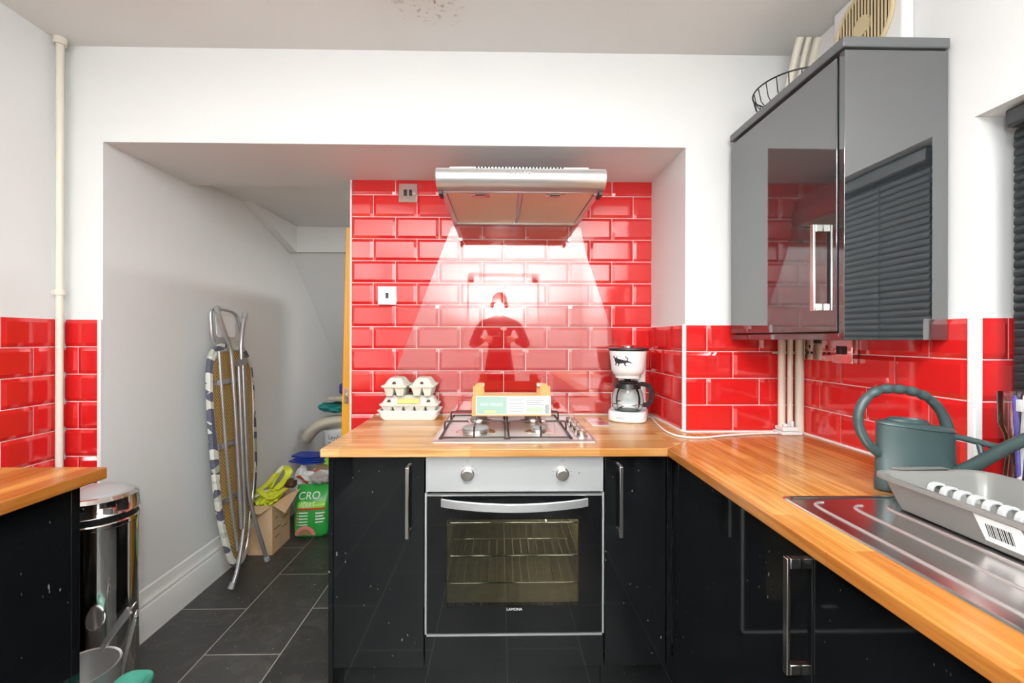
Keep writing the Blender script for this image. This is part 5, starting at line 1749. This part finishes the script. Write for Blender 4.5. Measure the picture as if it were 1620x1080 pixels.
# wooden door standing edge-on behind the tiled wall
t = thing('wooden_door', 'orange varnished wooden door seen edge-on beside the tiled wall', 'door', (-0.75, 2.45, 0))
b = MB()
b.loft([[(-0.792, 2.185, 0.0), (-0.752, 2.185, 0.0), (-0.752, 2.90, 0.0), (-0.792, 2.90, 0.0)], [(-0.752, 2.185, 1.80), (-0.712, 2.185, 1.80), (-0.712, 2.90, 1.80), (-0.752, 2.90, 1.80)]])
dl = b.build('door_leaf', M['orange_wood'], t, bevel=0.0015)
b = MB()
def DE(x, z):
    return -0.772 + 0.040 * z / 1.8 + x
b.box(DE(-0.009, 0.97), DE(0.011, 0.97), 2.1825, 2.1848, 0.935, 1.012)
lp = b.build('latch_plate', M['handle'], dl, bevel=0.001)
b = MB(); b.box(DE(-0.005, 0.97), DE(0.007, 0.97), 2.174, 2.1824, 0.965, 0.985)
b.build('latch_bolt', M['handle'], lp, bevel=0.002)

# ================================================================== LEFT FOREGROUND
t = thing('pedal_bin', 'chrome pedal bin with a grey lid beside the left worktop', 'bin', (-1.368, 1.54, 0))
cbx, cby = -1.368, 1.54
rb = 0.107
b = MB(); b.lathe([(rb, 0.0), (rb + 0.003, 0.004), (rb + 0.003, 0.03), (rb, 0.034)], (cbx, cby, 0), n=56, cap0=True)
b.build('base_ring', M['blackpl'], t)
b = MB(); b.lathe([(rb - 0.001, 0.0345), (rb - 0.001, 0.6270), (rb + 0.002, 0.6300), (rb + 0.002, 0.6420), (rb - 0.001, 0.6460)], (cbx, cby, 0), n=56)
b.build('body', M['chrome'], t)
b = MB(); b.lathe([(rb - 0.003, 0.6460), (rb - 0.003, 0.6660)], (cbx, cby, 0), n=56)
b.build('rim_band', M['blackpl'], t)
b = MB(); b.lathe([(rb + 0.001, 0.6662), (rb + 0.004, 0.6700), (rb + 0.001, 0.6740), (rb - 0.001, 0.7170), (rb - 0.012, 0.7280), (rb - 0.026, 0.7300)], (cbx, cby, 0), n=56)
ld = b.build('lid', M['chrome'], t)
b = MB(); b.lathe([(rb - 0.024, 0.7260), (rb - 0.026, 0.7325), (rb - 0.030, 0.7360), (0.05, 0.7460), (0.001, 0.7490)], (cbx, cby, 0), n=56, cap0=True)
M['lidgrey'] = mat('grey_lid', (0.48, 0.48, 0.49), 0.35)
b.build('lid_disc', M['lidgrey'], ld)

# green plastic caddy and pans in front of the bin
t = thing('storage_caddy', 'teal-green plastic caddy with rounded lid standing beside the saucepans', 'caddy', (-1.085, 1.25, 0))
gx, gy = -1.066, 1.252
def grr(w, d, r, z):
    return [(gx + p[0], gy + p[1], z) for p in rrect(w, d, r, 8)]
b = MB(); b.loft([grr(0.075, 0.16, 0.02, 0.0), grr(0.088, 0.18, 0.025, 0.2475)])
b.build('tub', M['green'], t)
b = MB(); b.loft([grr(0.094, 0.190, 0.03, 0.2480), grr(0.098, 0.194, 0.034, 0.255), grr(0.092, 0.188, 0.032, 0.262), grr(0.070, 0.166, 0.024, 0.261), grr(0.062, 0.158, 0.02, 0.255)])
b.build('lid', M['green'], t, angle=60)

def saucepan(label, cx, cy, z, r, h, hdir, hl, rise, food=False):
    t = thing('saucepan', label, 'saucepan', (cx, cy, z))
    b = MB()
    b.lathe([(0.001, 0.0), (r - 0.012, 0.0), (r - 0.002, 0.008), (r, 0.02), (r + 0.002, h), (r + 0.006, h + 0.002), (r + 0.005, h + 0.005), (r - 0.001, h + 0.003), (r - 0.003, 0.02), (r - 0.013, 0.004), (0.001, 0.004)], (cx, cy, z), n=48)
    pn = b.build('pan_body', M['panalu'], t, angle=50)
    p0, p3 = Vector(hdir), Vector(hl)
    hd = Vector((p3.x - p0.x, p3.y - p0.y, 0)).normalized()
    pts = [p0, p0.lerp(p3, 0.3) + Vector((0, 0, 0.004)), p0.lerp(p3, 0.7) + Vector((0, 0, 0.004)), p3]
    b = MB(); b.tube(smooth_path(pts, 5), [0.008 + 0.0004 * i for i in range(16)] if rise else 0.006, flat=0.0045 if rise else 0.003, up=(0.0, -0.8, 0.5))
    hh = b.build('handle', M['panalu'], t, bevel=0.002)
    e = pts[-1]
    dd = (pts[-1] - pts[-2]).normalized()
    upv = Vector((0, 0, 1))
    ring_ = []
    for i in range(13):
        a = -pi / 2 + 2 * pi * i / 13
        ring_.append(e + dd * (0.013 + 0.013 * sin(a)) + dd.cross(hd.cross(upv)).normalized() * 0.0 + hd.cross(upv).normalized() * 0.010 * cos(a))
    b = MB(); b.tube(ring_, 0.0028, 8, closed=True)
    b.build('hanging_loop', M['panalu'], hh)
    if food:
        b = crumple((cx + 0.02, cy - 0.01, z + 0.012), (r * 0.45, r * 0.4, 0.010), 51, rough=0.5, freq=4)
        b.build('food_scraps', M['dirt'], pn)
    return t
saucepan('metal saucepan on the floor under the scraps pan', -1.228, 1.335, 0.0, 0.083, 0.135, (-1.205, 1.4165, 0.128), (-1.158, 1.430, 0.362), False)
saucepan('grey metal saucepan with food scraps, upper of the two by the bin', -1.228, 1.328, 0.142, 0.084, 0.138, (-1.250, 1.412, 0.272), (-1.172, 1.428, 0.392), True, food=True)

# ---------------------------------------------------------------- the photographer, seen only as a reflection in the glass
def skin_body(name, verts, edges, root, material, parent, sub=2):
    me = bpy.data.meshes.new(name)
    L = parent.location
    me.from_pydata([(v[0] - L[0], v[1] - L[1], v[2] - L[2]) for v in verts], edges, [])
    o = bpy.data.objects.new(name, me); col.objects.link(o); o.parent = parent
    md = o.modifiers.new('skin', 'SKIN'); md.use_smooth_shade = True
    for i, v in enumerate(verts):
        sv = me.skin_vertices[0].data[i]
        sv.radius = (v[3], v[4] if len(v) > 4 else v[3])
        sv.use_root = (i == root)
    ms = o.modifiers.new('sub', 'SUBSURF'); ms.levels = sub; ms.render_levels = sub
    me.materials.append(material)
    return o


M['cloth_dark'] = mat('dark_clothing', (0.012, 0.011, 0.013), 0.9)
M['skin'] = mat('skin_tone', (0.45, 0.25, 0.17), 0.55)
M['hair'] = mat('dark_hair', (0.02, 0.012, 0.008), 0.6)
py = -0.62
t = thing('person', 'person in dark clothes standing and holding a camera, reflected in the glass splashback', 'person', (0.0, py, 0.0))
V = [(0, py, 0.95, .135, .10), (0, py, 1.12, .125, .095), (0, py, 1.30, .15, .105), (0, py, 1.42, .13, .085), (0, py + .005, 1.50, .055, .055),
     (.19, py, 1.40, .058), (.29, py + .03, 1.18, .047), (.17, py + .26, 1.24, .036),
     (-.19, py, 1.40, .058), (-.29, py + .03, 1.18, .047), (-.17, py + .26, 1.24, .036),
     (.09, py, .86, .095), (.10, py + .01, .50, .062), (.11, py - .01, .10, .045), (.12, py + .11, .05, .042),
     (-.09, py, .86, .095), (-.10, py + .01, .50, .062), (-.11, py - .01, .10, .045), (-.12, py + .11, .05, .042)]
E = [(0, 1), (1, 2), (2, 3), (3, 4), (3, 5), (5, 6), (6, 7), (3, 8), (8, 9), (9, 10), (0, 11), (11, 12), (12, 13), (13, 14), (0, 15), (15, 16), (16, 17), (17, 18)]
skin_body('clothing', V, E, 0, M['cloth_dark'], t)
b = MB()
hc = Vector((0, py + 0.02, 1.615))
rings = []
for z, rx_, ry_, oy in ((-.135, .045, .048, -.01), (-.115, .052, .06, .0), (-.085, .062, .078, .008), (-.045, .071, .090, .006), (0, .077, .098, .002), (.045, .078, .098, -.004), (.085, .066, .084, -.008), (.112, .04, .052, -.01), (.122, .012, .016, -.01)):
    rings.append([(hc.x + rx_ * cos(2 * pi * i / 28), hc.y + oy + ry_ * sin(2 * pi * i / 28), hc.z + z) for i in range(28)])
rings.insert(0, [(hc.x + 0.045 * cos(2 * pi * i / 28), py + 0.0 + 0.046 * sin(2 * pi * i / 28), 1.46) for i in range(28)])
b.loft(rings)
b.prism([(hc.y + 0.085, hc.z - 0.032), (hc.y + 0.118, hc.z - 0.034), (hc.y + 0.092, hc.z + 0.018)], 'x', -0.014, 0.014)
for s_ in (-1, 1):
    b.cyl((s_ * 0.073, hc.y - 0.002, hc.z - 0.008), (s_ * 0.086, hc.y - 0.012, hc.z - 0.006), 0.027, 0.022, 14)
hd_ = b.build('head', M['skin'], t, angle=70)
for s_ in (-1, 1):
    b = MB(); b.lathe([(0.001, -0.009), (0.008, -0.004), (0.010, 0.0), (0.008, 0.004), (0.001, 0.009)], (s_ * 0.030, hc.y + 0.086, hc.z + 0.005), n=14)
    b.build('eye', M['darkink'], hd_)
b = MB(); b.tube([(-0.022, hc.y + 0.086, hc.z - 0.068), (0, hc.y + 0.092, hc.z - 0.066), (0.022, hc.y + 0.086, hc.z - 0.068)], 0.005, 8)
b.build('mouth', M['pink'], hd_)
b = MB()
rings = []
for z, k, oy in ((-.02, 1.06, -.012), (.03, 1.07, -.012), (.07, 1.08, -.014), (.10, 1.1, -.014), (.128, .9, -.012), (.138, .3, -.012)):
    rx_ = {-.02: .079, .03: .079, .07: .073, .10: .056, .128: .034, .138: .02}[z] * k
    rings.append([(hc.x + rx_ * cos(2 * pi * i / 28), hc.y + oy - (0.03 if z < 0.05 else 0.0) + (rx_ * 1.25 - (0.03 if z < 0.05 else 0)) * sin(2 * pi * i / 28), hc.z + z) for i in range(28)])
b.loft(rings)
b.build('hair', M['hair'], t, angle=70)
for s_ in (-1, 1):
    root = Vector((s_ * .155, py + .285, 1.242))
    HV = [(root.x, root.y - 0.02, root.z, .024, .017), (root.x - s_ * .02, root.y + .02, root.z, .030, .014)]
    HE = [(0, 1)]
    for f in range(4):
        zz = root.z + 0.026 - f * 0.017
        L_ = (0.9, 1.0, 0.95, 0.78)[f]
        n0 = len(HV)
        HV += [(root.x - s_ * .045, root.y + .042, zz, .0095), (root.x - s_ * (.045 + .032 * L_), root.y + .050, zz, .0088), (root.x - s_ * (.045 + .055 * L_), root.y + .034, zz, .008)]
        HE += [(1, n0), (n0, n0 + 1), (n0 + 1, n0 + 2)]
    n0 = len(HV)
    HV += [(root.x - s_ * .03, root.y - .005, root.z + .030, .010), (root.x - s_ * .06, root.y + .005, root.z + .035, .009)]
    HE += [(0, n0), (n0, n0 + 1)]
    skin_body('hand', HV, HE, 0, M['skin'], t, sub=1)
t = thing('camera', 'black camera held up by the person in dark clothes', 'camera', (0, py + 0.32, 1.245))
b = MB(); b.box(-0.068, 0.068, py + 0.295, py + 0.345, 1.195, 1.285); b.box(-0.025, 0.025, py + 0.30, py + 0.34, 1.2852, 1.31)
b.build('body', M['blackpl'], t, bevel=0.006)
b = MB(); b.lathe([(0.036, 0), (0.036, 0.05), (0.03, 0.052), (0.028, 0.045), (0.001, 0.044)], (0, 0, 0), n=32)
b.v = [(p[0], py + 0.3455 + p[2], 1.24 + p[1]) for p in b.v]
b.build('lens', M['blackpl'], t)
